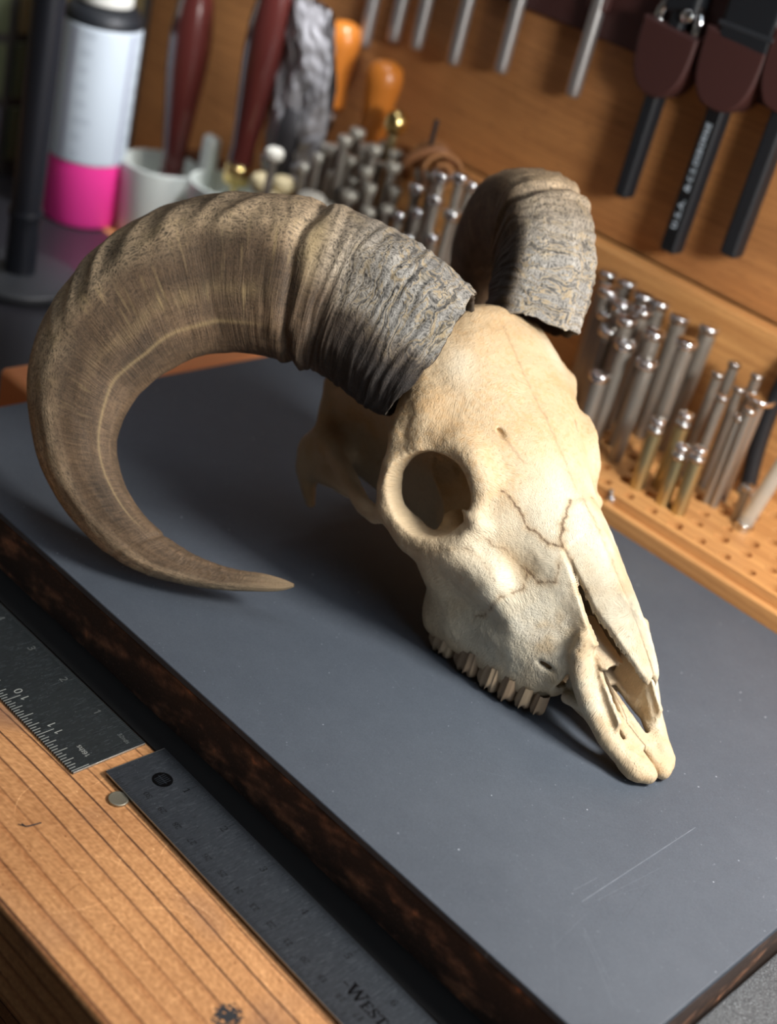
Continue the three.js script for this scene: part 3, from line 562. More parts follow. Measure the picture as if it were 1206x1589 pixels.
// ---- surface nets on a sparse grid
function surfaceNets(field, lo, hi, h, band) {
  const nx = Math.ceil((hi[0] - lo[0]) / h) + 1, ny = Math.ceil((hi[1] - lo[1]) / h) + 1, nz = Math.ceil((hi[2] - lo[2]) / h) + 1, B = 6;
  const F = new Float32Array(nx * ny * nz).fill(NaN), at = (i, j, k) => (k * ny + j) * nx + i;
  const blocks = [];
  for (let K = 0; K < nz; K += B) for (let J = 0; J < ny; J += B) for (let I = 0; I < nx; I += B) {
    const c = field(lo[0] + (I + B / 2) * h, lo[1] + (J + B / 2) * h, lo[2] + (K + B / 2) * h);
    if (Math.abs(c) > band) continue;
    blocks.push([I, J, K]);
    for (let k = K; k <= Math.min(K + B, nz - 1); k++) for (let j = J; j <= Math.min(J + B, ny - 1); j++) for (let i = I; i <= Math.min(I + B, nx - 1); i++) { const q = at(i, j, k); if (F[q] !== F[q]) F[q] = field(lo[0] + i * h, lo[1] + j * h, lo[2] + k * h); }
  }
  const vid = new Map(), P = [], idx = [], cell = new Float32Array(8);
  for (const [I, J, K] of blocks) for (let k = K; k < Math.min(K + B, nz - 1); k++) for (let j = J; j < Math.min(J + B, ny - 1); j++) for (let i = I; i < Math.min(I + B, nx - 1); i++) {
    let neg = 0, q = 0; for (let c = 0; c < 8; c++) { const v = F[at(i + (c & 1), j + (c >> 1 & 1), k + (c >> 2))]; cell[c] = v; if (v < 0) neg++; }
    if (!neg || neg === 8) continue;
    let x = 0, y = 0, z = 0;
    for (let c = 0; c < 8; c++) for (let d = 1; d < 8; d <<= 1) if (!(c & d)) { const a = cell[c], b = cell[c | d]; if ((a < 0) !== (b < 0)) { const t = a / (a - b); x += (c & 1) + (d === 1 ? t : 0); y += (c >> 1 & 1) + (d === 2 ? t : 0); z += (c >> 2) + (d === 4 ? t : 0); q++; } }
    vid.set(at(i, j, k), P.length / 3); P.push(lo[0] + (i + x / q) * h, lo[1] + (j + y / q) * h, lo[2] + (k + z / q) * h);
  }
  const quad = (a, b, c, d, flip) => { if (a === undefined || b === undefined || c === undefined || d === undefined) return; if (flip) idx.push(a, c, b, a, d, c); else idx.push(a, b, c, a, c, d); };
  for (const [I, J, K] of blocks) for (let k = K; k < Math.min(K + B, nz - 1); k++) for (let j = J; j < Math.min(J + B, ny - 1); j++) for (let i = I; i < Math.min(I + B, nx - 1); i++) {
    const v0 = F[at(i, j, k)], s0 = v0 < 0;
    if (j && k && (F[at(i + 1, j, k)] < 0) !== s0) quad(vid.get(at(i, j, k)), vid.get(at(i, j - 1, k)), vid.get(at(i, j - 1, k - 1)), vid.get(at(i, j, k - 1)), s0);
    if (i && k && (F[at(i, j + 1, k)] < 0) !== s0) quad(vid.get(at(i, j, k)), vid.get(at(i, j, k - 1)), vid.get(at(i - 1, j, k - 1)), vid.get(at(i - 1, j, k)), s0);
    if (i && j && (F[at(i, j, k + 1)] < 0) !== s0) quad(vid.get(at(i, j, k)), vid.get(at(i - 1, j, k)), vid.get(at(i - 1, j - 1, k)), vid.get(at(i, j - 1, k)), s0);
  }
  return { P, idx };
}
const skull = thing('ram_skull', 'pale horned ram skull resting muzzle down on the dark slab', 'skull', [SK.x, SK.y, SK.z], -PSI);
const SUTURES = [];
{
  const lines = [ // [strength, half width, points]
    [1.0, 0.42, [[108.8, 86.3, 42.5], [107.2, 87.3, 37.8], [106.7, 88.9, 33.2], [104.0, 88.3, 31.1], [99.8, 85.5, 28.6], [94.7, 82.0, 26.6], [90.5, 77.9, 26.4], [87.3, 77.9, 24.2], [83.3, 76.2, 22.7], [79.2, 75.5, 20.9], [75.1, 76.4, 16.8]]],
    [1.0, 0.45, [[88.3, 90.6, 6.5], [86.9, 89.7, 8.2], [83.6, 86.0, 12.0], [81.8, 83.2, 14.8], [79.7, 81.5, 14.8], [78.2, 78.6, 17.3], [75.1, 76.4, 16.8]]],
    [0.8, 0.35, [[75.1, 76.4, 16.8], [72.1, 69.8, 19.6], [69.0, 62.7, 21.8]]],
    [0.9, 0.4, [[69.0, 62.7, 21.8], [72.6, 60.1, 24.2], [75.5, 59.1, 25.6], [78.8, 60.8, 26.5], [81.9, 62.3, 27.4]]],
    [0.75, 0.34, [[80.9, 60.2, 27.5], [78.8, 54.2, 29.7], [80.4, 51.4, 33.3], [82.5, 48.7, 37.9], [84.3, 41.8, 38.9], [88.7, 34.2, 37.7], [91.4, 31.6, 39.2]]],
    [0.55, 0.3, [[99.7, 69.3, 42.8], [97.8, 68.9, 38.9], [96.2, 67.1, 38.1], [91.9, 67.1, 33.7], [87.5, 64.3, 30.7], [83.4, 61.6, 28.6], [81.2, 60.7, 27.4]]],
    [0.4, 0.3, [[119.5, 53.4, 58.6], [110.2, 58.5, 55.0], [105.4, 61.9, 52.8], [100.3, 63.7, 47.8], [96.3, 61.9, 44.1], [91.3, 59.8, 42.5], [85.9, 55.9, 40.7]]],
    [0.28, 0.5, [[170, 138, 0], [160.9, 134.6, 0], [149.2, 127.5, 0], [136.8, 119.7, 0], [123.6, 112.6, 0], [108.3, 103.3, 0], [94.0, 94.2, 0], [85.5, 90.0, 0]]],
    [0.4, 0.35, [[85.5, 90.0, 0], [77.8, 85.9, 0], [67.0, 79.5, 0], [56.8, 72.6, 0], [41.0, 58.4, 0], [20, 44.5, 0]]],
    [0.6, 0.35, [[44.0, 46.6, 19.9], [44.2, 42.9, 22.4], [42.7, 38.0, 23.3], [40.9, 34.2, 23.8]]],
    [0.5, 0.3, [[41.7, 47.4, 15.8], [39.6, 41.6, 14.1], [34.8, 36.7, 15.6]]],
    [0.35, 0.5, [[124.8, 107.6, 28.4], [116.8, 104.4, 23.6], [108.1, 99.2, 20.2]]],
    [0.9, 0.45, [[75.1, 76.4, 16.8], [70.6, 72.4, 15.4], [66.0, 67.8, 14.5]]],
  ];
  for (const [d, r, pts] of lines) for (const m of [1, -1]) SUTURES.push({ d, r, wob: 0.9, pts: pts.map(([s, y, w]) => [s, y, w * m]) });
}
{
  const { P, idx } = surfaceNets(bone, [-5, -1, -70], [250, 172, 70], 0.75, 7.5);
  const n = P.length / 3, pos = new Float32Array(n * 3), col = new Float32Array(n * 3);
  // spatial lookup for the sutures
  const segs = []; for (const S of SUTURES) for (let i = 0; i < S.pts.length - 1; i++) segs.push([...S.pts[i], ...S.pts[i + 1], S.r ?? 0.5, S.d ?? 1, S.wob ?? 0.8]);
  const bone0 = [0.63, 0.50, 0.33], white = [0.74, 0.67, 0.52], tan = [0.53, 0.345, 0.175], grey = [0.62, 0.59, 0.50], deep = [0.40, 0.235, 0.105];
  const mix = (c, d, t) => { c[0] += (d[0] - c[0]) * t; c[1] += (d[1] - c[1]) * t; c[2] += (d[2] - c[2]) * t; };
  const nrm = new Float32Array(n * 3);
  for (let i = 0; i < n; i++) {
    let s = P[i * 3], y = P[i * 3 + 1], w = P[i * 3 + 2]; const aw = Math.abs(w);
    const c = bone0.slice(), b1 = fbm(s * 0.035, y * 0.035, w * 0.035, 3), b2 = fbm(s * 0.11 + 5, y * 0.11, w * 0.11, 3), fine = N(s * 0.52, y * 0.52, w * 0.52), fine2 = N(s * 1.3, y * 1.3 + 9, w * 1.3);
    mix(c, tan, clamp(0.16 + 0.5 * sstep(0.02, 0.5, b1 + b2 * 0.5) * sstep(90, 150, s)));
    mix(c, tan, 0.62 * sstep(-0.05, 0.4, fine + 0.5 * b2) * sstep(70, 110, s) * sstep(60, 95, y));
    mix(c, tan, 0.30 * sstep(95, 130, s) * sstep(85, 105, y) * (0.6 + 0.8 * b1) * (1 - 0.7 * bell(aw, 17, 8)));
    mix(c, tan, 0.5 * sstep(138, 172, s) * sstep(96, 120, y) * (0.55 + 0.6 * b2));
    mix(c, white, 0.85 * sstep(-0.1, 0.35, b1 + 0.2) * (1 - sstep(85, 120, s)) * sstep(8, 20, y));
    mix(c, white, 0.6 * bell(s, 155, 10) * bell(aw, 30, 8) * sstep(105, 115, y));
    mix(c, grey, 0.6 * (1 - sstep(70, 95, s)) * sstep(28, 45, s) * bell(y, 38, 20) * sstep(-0.15, 0.3, b2));
    mix(c, tan, 0.42 * (1 - sstep(20, 62, s)) * sstep(0, 0.45, b2 + 0.12));
    mix(c, deep, 0.42 * sstep(168, 200, s) * (0.55 + 0.6 * b2));
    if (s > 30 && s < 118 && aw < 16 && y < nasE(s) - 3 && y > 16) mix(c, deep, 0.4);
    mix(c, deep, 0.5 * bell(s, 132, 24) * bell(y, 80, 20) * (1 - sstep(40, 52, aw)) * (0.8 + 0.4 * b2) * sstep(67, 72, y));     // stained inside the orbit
    let dip = 0;
    for (const g of segs) {
      if (s < Math.min(g[0], g[3]) - 4 || s > Math.max(g[0], g[3]) + 4) continue;
      const ww = w + g[8] * N(s * 0.45, y * 0.45, 3), yy = y + g[8] * N(s * 0.4, 7, w * 0.4), ss = s + g[8] * N(3, y * 0.45, w * 0.45);
      const ds = g[3] - g[0], dy = g[4] - g[1], dw = g[5] - g[2], t = clamp(((ss - g[0]) * ds + (yy - g[1]) * dy + (ww - g[2]) * dw) / (ds * ds + dy * dy + dw * dw));
      const d = Math.hypot(ss - g[0] - ds * t, yy - g[1] - dy * t, ww - g[2] - dw * t);
      dip = Math.max(dip, g[7] * (1 - sstep(g[6] * 0.6, g[6] * 1.9, d)));
      mix(c, tan, 0.35 * g[7] * bell(d, 0, g[6] * 4.5));
    }
    if (dip > 0) mix(c, [0.13, 0.075, 0.04], 0.85 * dip);
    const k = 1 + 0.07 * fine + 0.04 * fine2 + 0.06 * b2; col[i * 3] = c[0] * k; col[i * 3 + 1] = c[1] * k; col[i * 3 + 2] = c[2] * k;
    pos[i * 3] = -s / 1000; pos[i * 3 + 1] = y / 1000; pos[i * 3 + 2] = w / 1000;
  }
  const g = new THREE.BufferGeometry(); g.setAttribute('position', new THREE.BufferAttribute(pos, 3)); g.setAttribute('color', new THREE.BufferAttribute(col, 3));
  let vol = 0; for (let i = 0; i < idx.length; i += 3) { const a = idx[i] * 3, b = idx[i + 1] * 3, c = idx[i + 2] * 3; vol += pos[a] * (pos[b + 1] * pos[c + 2] - pos[b + 2] * pos[c + 1]) - pos[a + 1] * (pos[b] * pos[c + 2] - pos[b + 2] * pos[c]) + pos[a + 2] * (pos[b] * pos[c + 1] - pos[b + 1] * pos[c]); }
  if (vol < 0) for (let i = 0; i < idx.length; i += 3) { const t = idx[i + 1]; idx[i + 1] = idx[i + 2]; idx[i + 2] = t; }
  g.setIndex(idx); g.computeVertexNormals();
  const uv = new Float32Array(n * 2), nr = g.attributes.normal; // wrapped round the skull's long axis, in metres
  for (let i = 0; i < n; i++) { const [u, v] = [Math.atan2(pos[i * 3 + 2], pos[i * 3 + 1] - 0.062) * 0.048, pos[i * 3]]; uv[i * 2] = u; uv[i * 2 + 1] = v; }
  g.setAttribute('uv', new THREE.BufferAttribute(uv, 2));
  const pore = texture(1024, 1024, (x, y, o) => { const u = x / 1024, v = y / 1024; const a = loopN(u, v, 90, 90, 1), b = loopN(u, v, 260, 260, 2); const p = Math.max(0, loopN(u, v, 170, 170, 5) - 0.32); o[0] = o[1] = o[2] = 150 + a * 36 + b * 30 - p * 190; }, false);
  const boneMat = MP({ vertexColors: true, roughness: 0.5, bumpMap: rep(pore, 16, 16), bumpScale: 0.0007, specularIntensity: 0.5 });
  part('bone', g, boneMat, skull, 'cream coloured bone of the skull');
  console.log('bone verts', n, 'tris', idx.length / 3);
}
// ---- cheek teeth, one by one
{
  const enamel = MS({ color: lin(0.42, 0.31, 0.20), roughness: 0.55 }), stain = MS({ color: lin(0.22, 0.14, 0.085), roughness: 0.65 });
  const row = [[52.6, 24.2, 7.4, 6.5], [59.6, 27, 8.4, 7], [67.6, 29.8, 9.6, 8], [77.8, 32.2, 13, 9], [91.4, 34.6, 16.4, 10], [107.5, 36.8, 18, 10]];
  for (const side of [1, -1]) row.forEach(([s, w, len, wid], i) => {
    const nP = 64, nH = 10, pos = [], ix = [], R = rng(40 + i + side * 20), lobes = i < 3 ? 3 : 4;
    for (let h = 0; h <= nH; h++) for (let j = 0; j < nP; j++) {
      const f = h / nH, a = j / nP * 6.28318, ca = Math.cos(a), sa = Math.sin(a);
      const ridge = 0.16 * Math.pow(Math.abs(Math.cos(ca * Math.PI * lobes / 2 + 0.2)), 3) * (sa > -0.4 ? 1 : 0.4);
      const e = 0.7, x = Math.sign(ca) * Math.pow(Math.abs(ca), e) * len / 2, z = Math.sign(sa) * Math.pow(Math.abs(sa), e) * wid / 2 * (0.86 + ridge * 1.6), t = 0.86 + 0.16 * f - 0.5 * Math.pow(f, 10);
      const low = (i < 2 ? 2.6 - i : 0.3) + 2.4 * Math.abs(Math.sin(x / len * lobes * Math.PI)) * (sa > 0 ? 1 : 0.6);
      pos.push(x * t / 1000, (lerp(14, low - 0.2, f) + 0.25 * N(x, f * 4, i)) / 1000, (z * t * side + side * f * 0.6) / 1000);
    }
    for (let h = 0; h < nH; h++) for (let j = 0; j < nP; j++) { const a = h * nP + j, b = h * nP + (j + 1) % nP, c = a + nP, d = b + nP; if (side > 0) ix.push(a, b, c, b, d, c); else ix.push(a, c, b, b, c, d); }
    const cb = pos.length / 3; pos.push(0, 2.2 / 1000, side * 0.0006); for (let j = 0; j < nP; j++) { const a = nH * nP + j, b = nH * nP + (j + 1) % nP; if (side > 0) ix.push(a, b, cb); else ix.push(a, cb, b); }
    const g = new THREE.BufferGeometry(); g.setAttribute('position', new THREE.Float32BufferAttribute(pos, 3)); g.setIndex(ix); g.computeVertexNormals();
    const m = part('tooth', g, i % 2 ? enamel : stain.clone(), skull); m.material.color.lerp(enamel.color, 0.5); m.position.set(-s / 1000, 0.0002, side * w / 1000); m.rotation.y = -side * (i < 3 ? 0.33 : 0.14);
  });
}
// ---- horn sheaths
{
  skull.updateMatrixWorld(true);
  const inv = skull.matrixWorld.clone().invert();
  const depthL = interp([[0, 0.68], [0.12, 0.62], [0.4, 0.66], [0.7, 0.8], [1, 0.95]]);
  const L = hornSheath(LEFT_HORN, { side: -1, depth: depthL, edge: 68, cut: (d) => 8.5 * (1 - bell(d, 100, 62)) });
  const h = part('horn', L.outer.applyMatrix4(inv), hornMat, skull, 'large curled brown horn sweeping over the left of the picture');
  part('horn_lining', L.inner.applyMatrix4(inv), hornInnerMat, h);
  // the other sheath, turned on its core so that it curls away behind the skull
  const path = [[182, 127, -34, 27], [186, 139, -38, 28], [193, 151, -43, 28], [206, 161, -49, 27], [224, 163, -56, 26], [242, 156, -63, 24], [256, 140, -69, 22], [263, 118, -74, 20], [260, 96, -78, 17], [247, 78, -81, 14], [230, 67, -82, 11], [212, 61, -82, 8], [194, 60, -80, 5], [180, 62, -78, 1]];
  const cen = [230, 110, -66];
  const toLocal = (s, y, w) => [-s, y, w];
  const crv = new THREE.CatmullRomCurve3(path.map((p) => V(...toLocal(p[0], p[1], p[2]))));
  const rows = path.map((p, i) => {
    const t = crv.getTangent(i / (path.length - 1)); const c = V(...toLocal(p[0], p[1], p[2])), o = c.clone().sub(V(...toLocal(...cen)));
    o.addScaledVector(t, -o.dot(t)).normalize().multiplyScalar(p[3]); return [c.x, c.y, c.z, o.x, o.y, o.z];
  });
  const Rt = hornSheath(rows, { side: 1, depth: interp([[0, 0.82], [0.3, 0.80], [1, 0.95]]), edge: 48, pow: 2.9 });
  const h2 = part('horn', Rt.outer, hornMat, skull, 'second horn curling away behind the skull, its inner face in deep shade');
  part('horn_lining', Rt.inner, hornInnerMat, h2);
}
// ---------------------------------------------------------------- behind the slab: punch stand, wall panel, hanging tools
const honey = texture(1024, 512, (x, y, o) => { // 0.5 x 0.25 m, grain along u
  const u = x / 1024, v = y / 512, n = loopN(u, v, 6, 90, 1), m = loopN(u, v, 5, 4, 2), f = loopN(u, v, 120, 300, 3);
  o[0] = 206 + n * 26 + m * 16 + f * 8; o[1] = 150 + n * 26 + m * 14 + f * 8; o[2] = 92 + n * 20 + m * 8 + f * 6;
});
const brown = texture(1024, 512, (x, y, o) => {
  const u = x / 1024, v = y / 512, n = loopN(u, v, 8, 120, 4), m = loopN(u, v, 6, 6, 5), p = Math.max(0, loopN(u, v, 60, 220, 6) - 0.25);
  o[0] = 182 + n * 20 + m * 16 - p * 60; o[1] = 126 + n * 17 + m * 12 - p * 48; o[2] = 76 + n * 11 + m * 7 - p * 28;
});
const honeyMat = MS({ map: rep(honey, 2, 4), roughness: 0.5 }), panelMat = MS({ map: rep(brown, 2, 4), roughness: 0.55 });
const steel = MS({ color: lin(0.62, 0.62, 0.62), metalness: 1, roughness: 0.26 }), steelDark = MS({ color: lin(0.36, 0.33, 0.29), metalness: 0.65, roughness: 0.36 }), chrome = MS({ color: lin(0.85, 0.86, 0.88), metalness: 1, roughness: 0.12 });
const MS_PALE = MS({ color: lin(0.50, 0.48, 0.42), metalness: 0.55, roughness: 0.42 });
const MS_ROD = MS({ color: lin(0.50, 0.49, 0.49), metalness: 0.85, roughness: 0.38 });
const brass = MS({ color: lin(0.52, 0.44, 0.24), metalness: 0.9, roughness: 0.36 }), brassBright = MS({ color: lin(0.9, 0.68, 0.28), metalness: 1, roughness: 0.22 });
const leather = MS({ color: lin(0.055, 0.017, 0.015), roughness: 0.6 }), black = MS({ color: lin(0.011, 0.013, 0.017), roughness: 0.5 });
{
  const t = thing('wooden_board', 'brown stained wooden board on the back wall that the tools hang from', 'panel', [-400, 137, -772]);
  part('board', worldUV(boxG(1500, 620, 16, [-100, 310, -8], 1)), panelMat, t);
  part('lower_board', worldUV(boxG(470, 137, 16, [-480, -68.5, -8], 1)), panelMat, t);
}
// punch stand: low block with rows of holes, a grooved front lip and a back board
const HOLE_ROWS = [-662, -677, -691.5, -706, -721, -736], HOLE_X0 = -516, HOLE_DX = 16.8, HOLE_N = 38;
{
  const t = thing('punch_stand', 'honey coloured wooden stand drilled with rows of holes holding the punches', 'stand', [0, 0, 0]);
  const sh = new THREE.Shape(); sh.moveTo(-0.515, 0.6545); sh.lineTo(0.13, 0.6545); sh.lineTo(0.13, 0.752); sh.lineTo(-0.515, 0.752); sh.closePath();
  HOLE_ROWS.forEach((z, r) => { for (let i = 0; i < HOLE_N; i++) { const h = new THREE.Path(), rad = ((i * 7 + r * 5) % 4 === 0 ? 4.8 : 3.8) / 1000; h.absarc((HOLE_X0 + 8 + i * HOLE_DX + (r % 2) * 5) / 1000, -z / 1000, rad, 0, Math.PI * 2, true); sh.holes.push(h); } });
  const g = new THREE.ExtrudeGeometry(sh, { depth: 0.012, bevelEnabled: false, curveSegments: 8 }); g.rotateX(-Math.PI / 2); g.translate(0, 0.034, 0);
  part('drilled_top', worldUV(g), honeyMat, t);
  part('block_base', worldUV(boxG(645, 34, 98, [-192.5, 17, -703], 1)), honeyMat, t);
  part('front_lip', worldUV(boxG(645, 40.5, 5.2, [-192.5, 20.25, -651.4], 1.6, 3)), honeyMat, t);
  part('back_board', worldUV(boxG(768, 138, 15, [-254, 69, -760.2], 1.4)), honeyMat, t, 'upright honey coloured back board of the stand');
}
// punch kinds, tip down; y = 0 is the block's top, h the height of the head
const taper = (pts, seg = 18) => latheG(pts.map(([r, y]) => [r * 1.32, y]), seg);
function punchParts(kind, h, parent) {
  if (kind === 'stamp') { part('shank', taper([[0, 0], [2.3, 0], [2.3, h * 0.55], [2.7, h * 0.62], [3.0, h - 6], [2.7, h - 5]], 14), steelDark, parent); part('head', taper([[0, h - 6], [3.0, h - 6], [3.6, h - 4], [3.8, h - 1.2], [3.2, h], [0, h]], 14), steel, parent); }
  if (kind === 'tall') { part('shank', taper([[0, 0], [3, 0], [3.1, h * 0.4], [3.6, h * 0.5], [3.8, h - 7], [3.0, h - 5]], 14), steelDark, parent); part('head', taper([[0, h - 6], [3.4, h - 6], [4.8, h - 4.4], [5.0, h - 1.2], [4.3, h], [0, h]], 18), chrome, parent); }
  if (kind === 'brass') { part('shank', taper([[0, 0], [3.2, 0], [3.3, h * 0.45], [3.3, h - 9], [2.3, h - 8]], 14), brass, parent); part('collar', taper([[0, h - 9], [3.5, h - 9], [3.6, h - 6.5], [2.6, h - 5.5], [0, h - 5.5]], 14), steel, parent); part('head', taper([[0, h - 5.5], [2.3, h - 5.5], [3.3, h - 3.4], [3.4, h - 1], [2.7, h], [0, h]], 14), chrome, parent); }
  if (kind === 'thin') { part('shank', taper([[0, 0], [1.9, 0], [2.2, h * 0.5], [2.4, h - 4], [2.0, h - 3]], 12), steelDark, parent); part('head', taper([[0, h - 4], [2.2, h - 4], [3.0, h - 2.6], [3.0, h - 0.8], [2.4, h], [0, h]], 14), steel, parent); }
  if (kind === 'disc') { part('shank', taper([[0, 0], [2.8, 0], [3, h - 6], [2.6, h - 5]], 14), steelDark, parent); part('head', taper([[0, h - 5], [3.4, h - 5], [6.2, h - 3], [6.4, h - 1], [5.8, h], [0, h]], 24), chrome, parent); }
}
const PUNCH_ROWS = [
  ['tall', -389, -676, 98, 'round headed steel punch standing alone nearest the skull in the front row of the stand', null],
  ['tall', -371, -690, 113, 'tall steel punch with a tilted looking bright head just behind the lone front punch', null],
  ['tall', -383, -706, 124, 'tall steel punch with the brightest round head in the left cluster of the stand', null],
  ['tall', -389, -690, 116, 'tall steel punch in the second row of the left cluster', null], ['tall', -412, -706, 112, 'tall steel punch in the middle row of the left cluster, leftmost', null], ['tall', -402, -736, 131, 'tall steel punch in the rear row of the left cluster, third from the left', null],
  ['tall', -385, -736, 129, 'tall steel punch with a wide flat head standing right of the left cluster', null],
  ['tall', -367, -736, 130, 'slender tall steel punch standing alone against the back board', null],
  ['tall', -360, -706, 128, 'tall dull steel punch just left of the slender punch by the back board', null],
  ['tall', -414, -736, 131, 'tall steel punch in the rear row of the left cluster, second from the left', null], ['tall', -429, -736, 132, 'tall steel punch in the rear row of the left cluster, leftmost', null], ['tall', -446, -743, 131, 'tall steel punch standing farthest left against the back board of the left cluster', null], ['tall', -431, -721, 128, 'tall steel punch in the third row back of the left cluster, leftmost', null], ['tall', -417, -721, 125, 'tall steel punch in the third row back of the left cluster, third from the left', null], ['tall', -401, -721, 127, 'tall steel punch in the third row back of the left cluster, fourth from the left', null], ['tall', -401, -706, 124, 'tall steel punch in the middle row of the left cluster, second from the left', null], ['tall', -427, -721, 115, 'tall steel punch in the third row back of the left cluster, second from the left', null],
  ['brass', -344, -676, 92, 'leftmost of the olive brass punches with silver heads', null],
  ['brass', -338, -690, 96, 'olive brass punch standing behind the other brass punches', null],
  ['brass', -325, -676, 85, 'middle olive brass punch in the front row, with the lowest head', null],
  ['brass', -314, -676, 89, 'rightmost olive brass punch in the front row', null],
  ['thin', -293, -706, 69, 'short thin steel punch standing near the free holes at the right', null],
  ['thin', -343, -721, 114, 'leftmost thin steel punch of the loose right group, in front of a taller one', null], ['thin', -343, -736, 118, 'thin steel punch at the back left of the loose right group', null], ['thin', -328, -706, 109, 'lowest headed thin steel punch in the middle of the loose right group', null], ['thin', -327, -721, 113, 'thin steel punch right behind the middle one of the loose right group', null], ['thin', -328, -736, 119, 'thin steel punch at the very back of the loose group, beside the curved awl', null],
  ['disc', -313, -721, 113, 'steel punch with a wide bright disc head at the right edge of the picture', null],
  ['thin', -309, -706, 111, 'thin bright headed punch just below the wide disc head', null], ['thin', -314, -706, 104, 'dull thin steel punch leaning close against the bright headed one', null],
];
{
  const R = rng(91);
  for (const [k, x, z, top, label] of PUNCH_ROWS) {
    const t = thing('punch', label ?? (k === 'tall' ? 'tall round headed steel punch in the crowded left cluster of the stand' : 'thin steel punch in the loose group at the right of the stand'), 'punch', [x, 34, z], 0, k === 'tall' ? 'tall steel punches in the stand' : k === 'brass' ? 'brass punches in the stand' : k === 'disc' ? undefined : 'thin steel punches in the stand');
    punchParts(k, top - 34, t);
    t.rotation.set((R() - 0.5) * 0.05, R() * 3, (R() - 0.5) * 0.05);
  }
  const tube = thing('glass_tube', 'pale clear tube leaning at the right edge of the stand', 'tube', [-285, 46.5, -700]);
  part('tube_wall', latheG([[4.2, 0], [4.6, 0.4], [4.6, 62], [4.2, 62.4], [3.8, 62], [3.8, 0.6]], 24), MP({ color: lin(0.9, 0.9, 0.86), transmission: 0.75, roughness: 0.18, thickness: 0, ior: 1.45 }), tube);
  part('end_cap', latheG([[0, -1], [4.4, -1], [5, 0], [5, 4], [4.4, 5], [0, 5]], 24), steel, tube); tube.rotation.z = -0.16;
  const stud = thing('steel_stud', 'tiny bright steel stud lying in the groove of the stand', 'stud', [-345.5, 40.4, -655.5], 0.5);
  part('stud_head', latheG([[0, 0], [2.6, 0], [2.8, 0.8], [2.8, 3], [2.2, 3.8], [0, 3.8]], 20), chrome, stud); part('stud_pin', latheG([[0, 3.8], [1.4, 3.8], [1.4, 7], [1, 7.6], [0, 7.6]], 16), steel, stud); stud.rotation.z = 0.3;
}
// stamping tools crowded in a block behind the horns
{
  const t = thing('stamp_block', 'dark wooden block behind the horns holding the crowd of stamping tools', 'block', [-612, 0, -707]);
  part('block_body', worldUV(boxG(168, 60, 84, [0, 30, 0], 2)), MS({ map: rep(brown, 2, 4), color: lin(0.35, 0.3, 0.28), roughness: 0.7 }), t);
  part('block_rim', worldUV(boxG(172, 8, 88, [0, 8, 0], 2)), honeyMat, t);
  const R = rng(12), S = [[-677, 113, -700], [-667, 124, -700], [-657, 134, -700], [-645, 145, -700], [-665, 142, -730], [-669, 130, -705], [-644, 132, -700], [-634, 141, -700], [-623, 147, -700], [-639, 142, -732], [-652, 118, -700], [-634, 120, -702], [-621, 132, -700], [-609, 141, -704], [-625, 138, -730], [-578, 138, -700], [-598, 127, -700], [-625, 115, -690], [-560, 153, -700], [-545, 156, -702], [-582, 134, -706], [-579, 119, -690], [-565, 127, -694], [-547, 132, -700], [-545, 118, -688], [-640, 100, -690], [-657, 124, -712], [-612, 124, -694], [-590, 142, -712], [-570, 138, -712], [-604, 112, -686], [-560, 112, -684], [-575, 106, -682], [-649, 137, -716], [-630, 133, -716], [-616, 145, -718], [-583, 146, -720], [-555, 148, -716], [-592, 118, -690], [-553, 140, -692]];
  S.forEach(([x, y, z], i) => {
    const k = thing('stamping_tool', x > -590 ? 'bright steel stamping tool in the right half of the crowd behind the horns' : 'pale worn steel stamping tool in the left half of the crowd behind the horns', 'stamping tool', [x, 52, z], R() * 3, x > -590 ? 'bright stamping tools behind the horns' : 'pale stamping tools behind the horns');
    const h = y - 52, r = 3 + R() * 1.6, bright = x > -590;
    part('shank', taper([[0, 0], [2.2, 0], [2.4, h - 9], [2.8, h - 8], [2.8, h - 6]], 12), steelDark, k);
    part('head', taper([[0, h - 7], [r * 0.8, h - 7], [r, h - 5], [r * 1.05, h - 1.4], [r * 0.8, h], [0, h]], 14), bright ? chrome : MS_PALE, k);
    k.rotation.x = (R() - 0.5) * 0.1; k.rotation.z = (R() - 0.5) * 0.1;
  });
}
// ---------------------------------------------------------------- tools hanging on the panel
{
  const t = thing('leather_rack', 'dark red brown leather strip across the board that the steel rods hang from', 'rack', [0, 0, 0]);
  part('strip', boxG(420, 70, 5, [-560, 285, -768], 1.5), leather, t);
  const R = rng(4), rods = [[-708, 184, 'leftmost of the six hanging steel rods, its lower end farthest left'], [-682, 196, 'second hanging steel rod from the left'], [-660, 198, 'third hanging steel rod from the left'], [-625, 199, 'fourth hanging steel rod from the left'], [-584, 207, 'fifth hanging steel rod from the left, next to last'], [-524, 212, 'rightmost hanging steel rod, nearest the black handled tools']];
  for (const [x, y, label] of rods) {
    part('loop', boxG(15, 46, 9, [x - 1, 288, -762.5], 3.5, 3), leather, t);
    const k = thing('steel_rod', label, 'rod', [x, y, -761], 0, undefined);
    part('shaft', latheG([[0, 0], [3.6, 0.4], [4.6, 2.4], [4.7, 8], [4.7, 96]], 20), MS_ROD, k);
    part('grip', latheG([[4.7, 96], [6.2, 99], [6.8, 130], [5.5, 170], [0, 173]], 20), leather, k);
  }
}
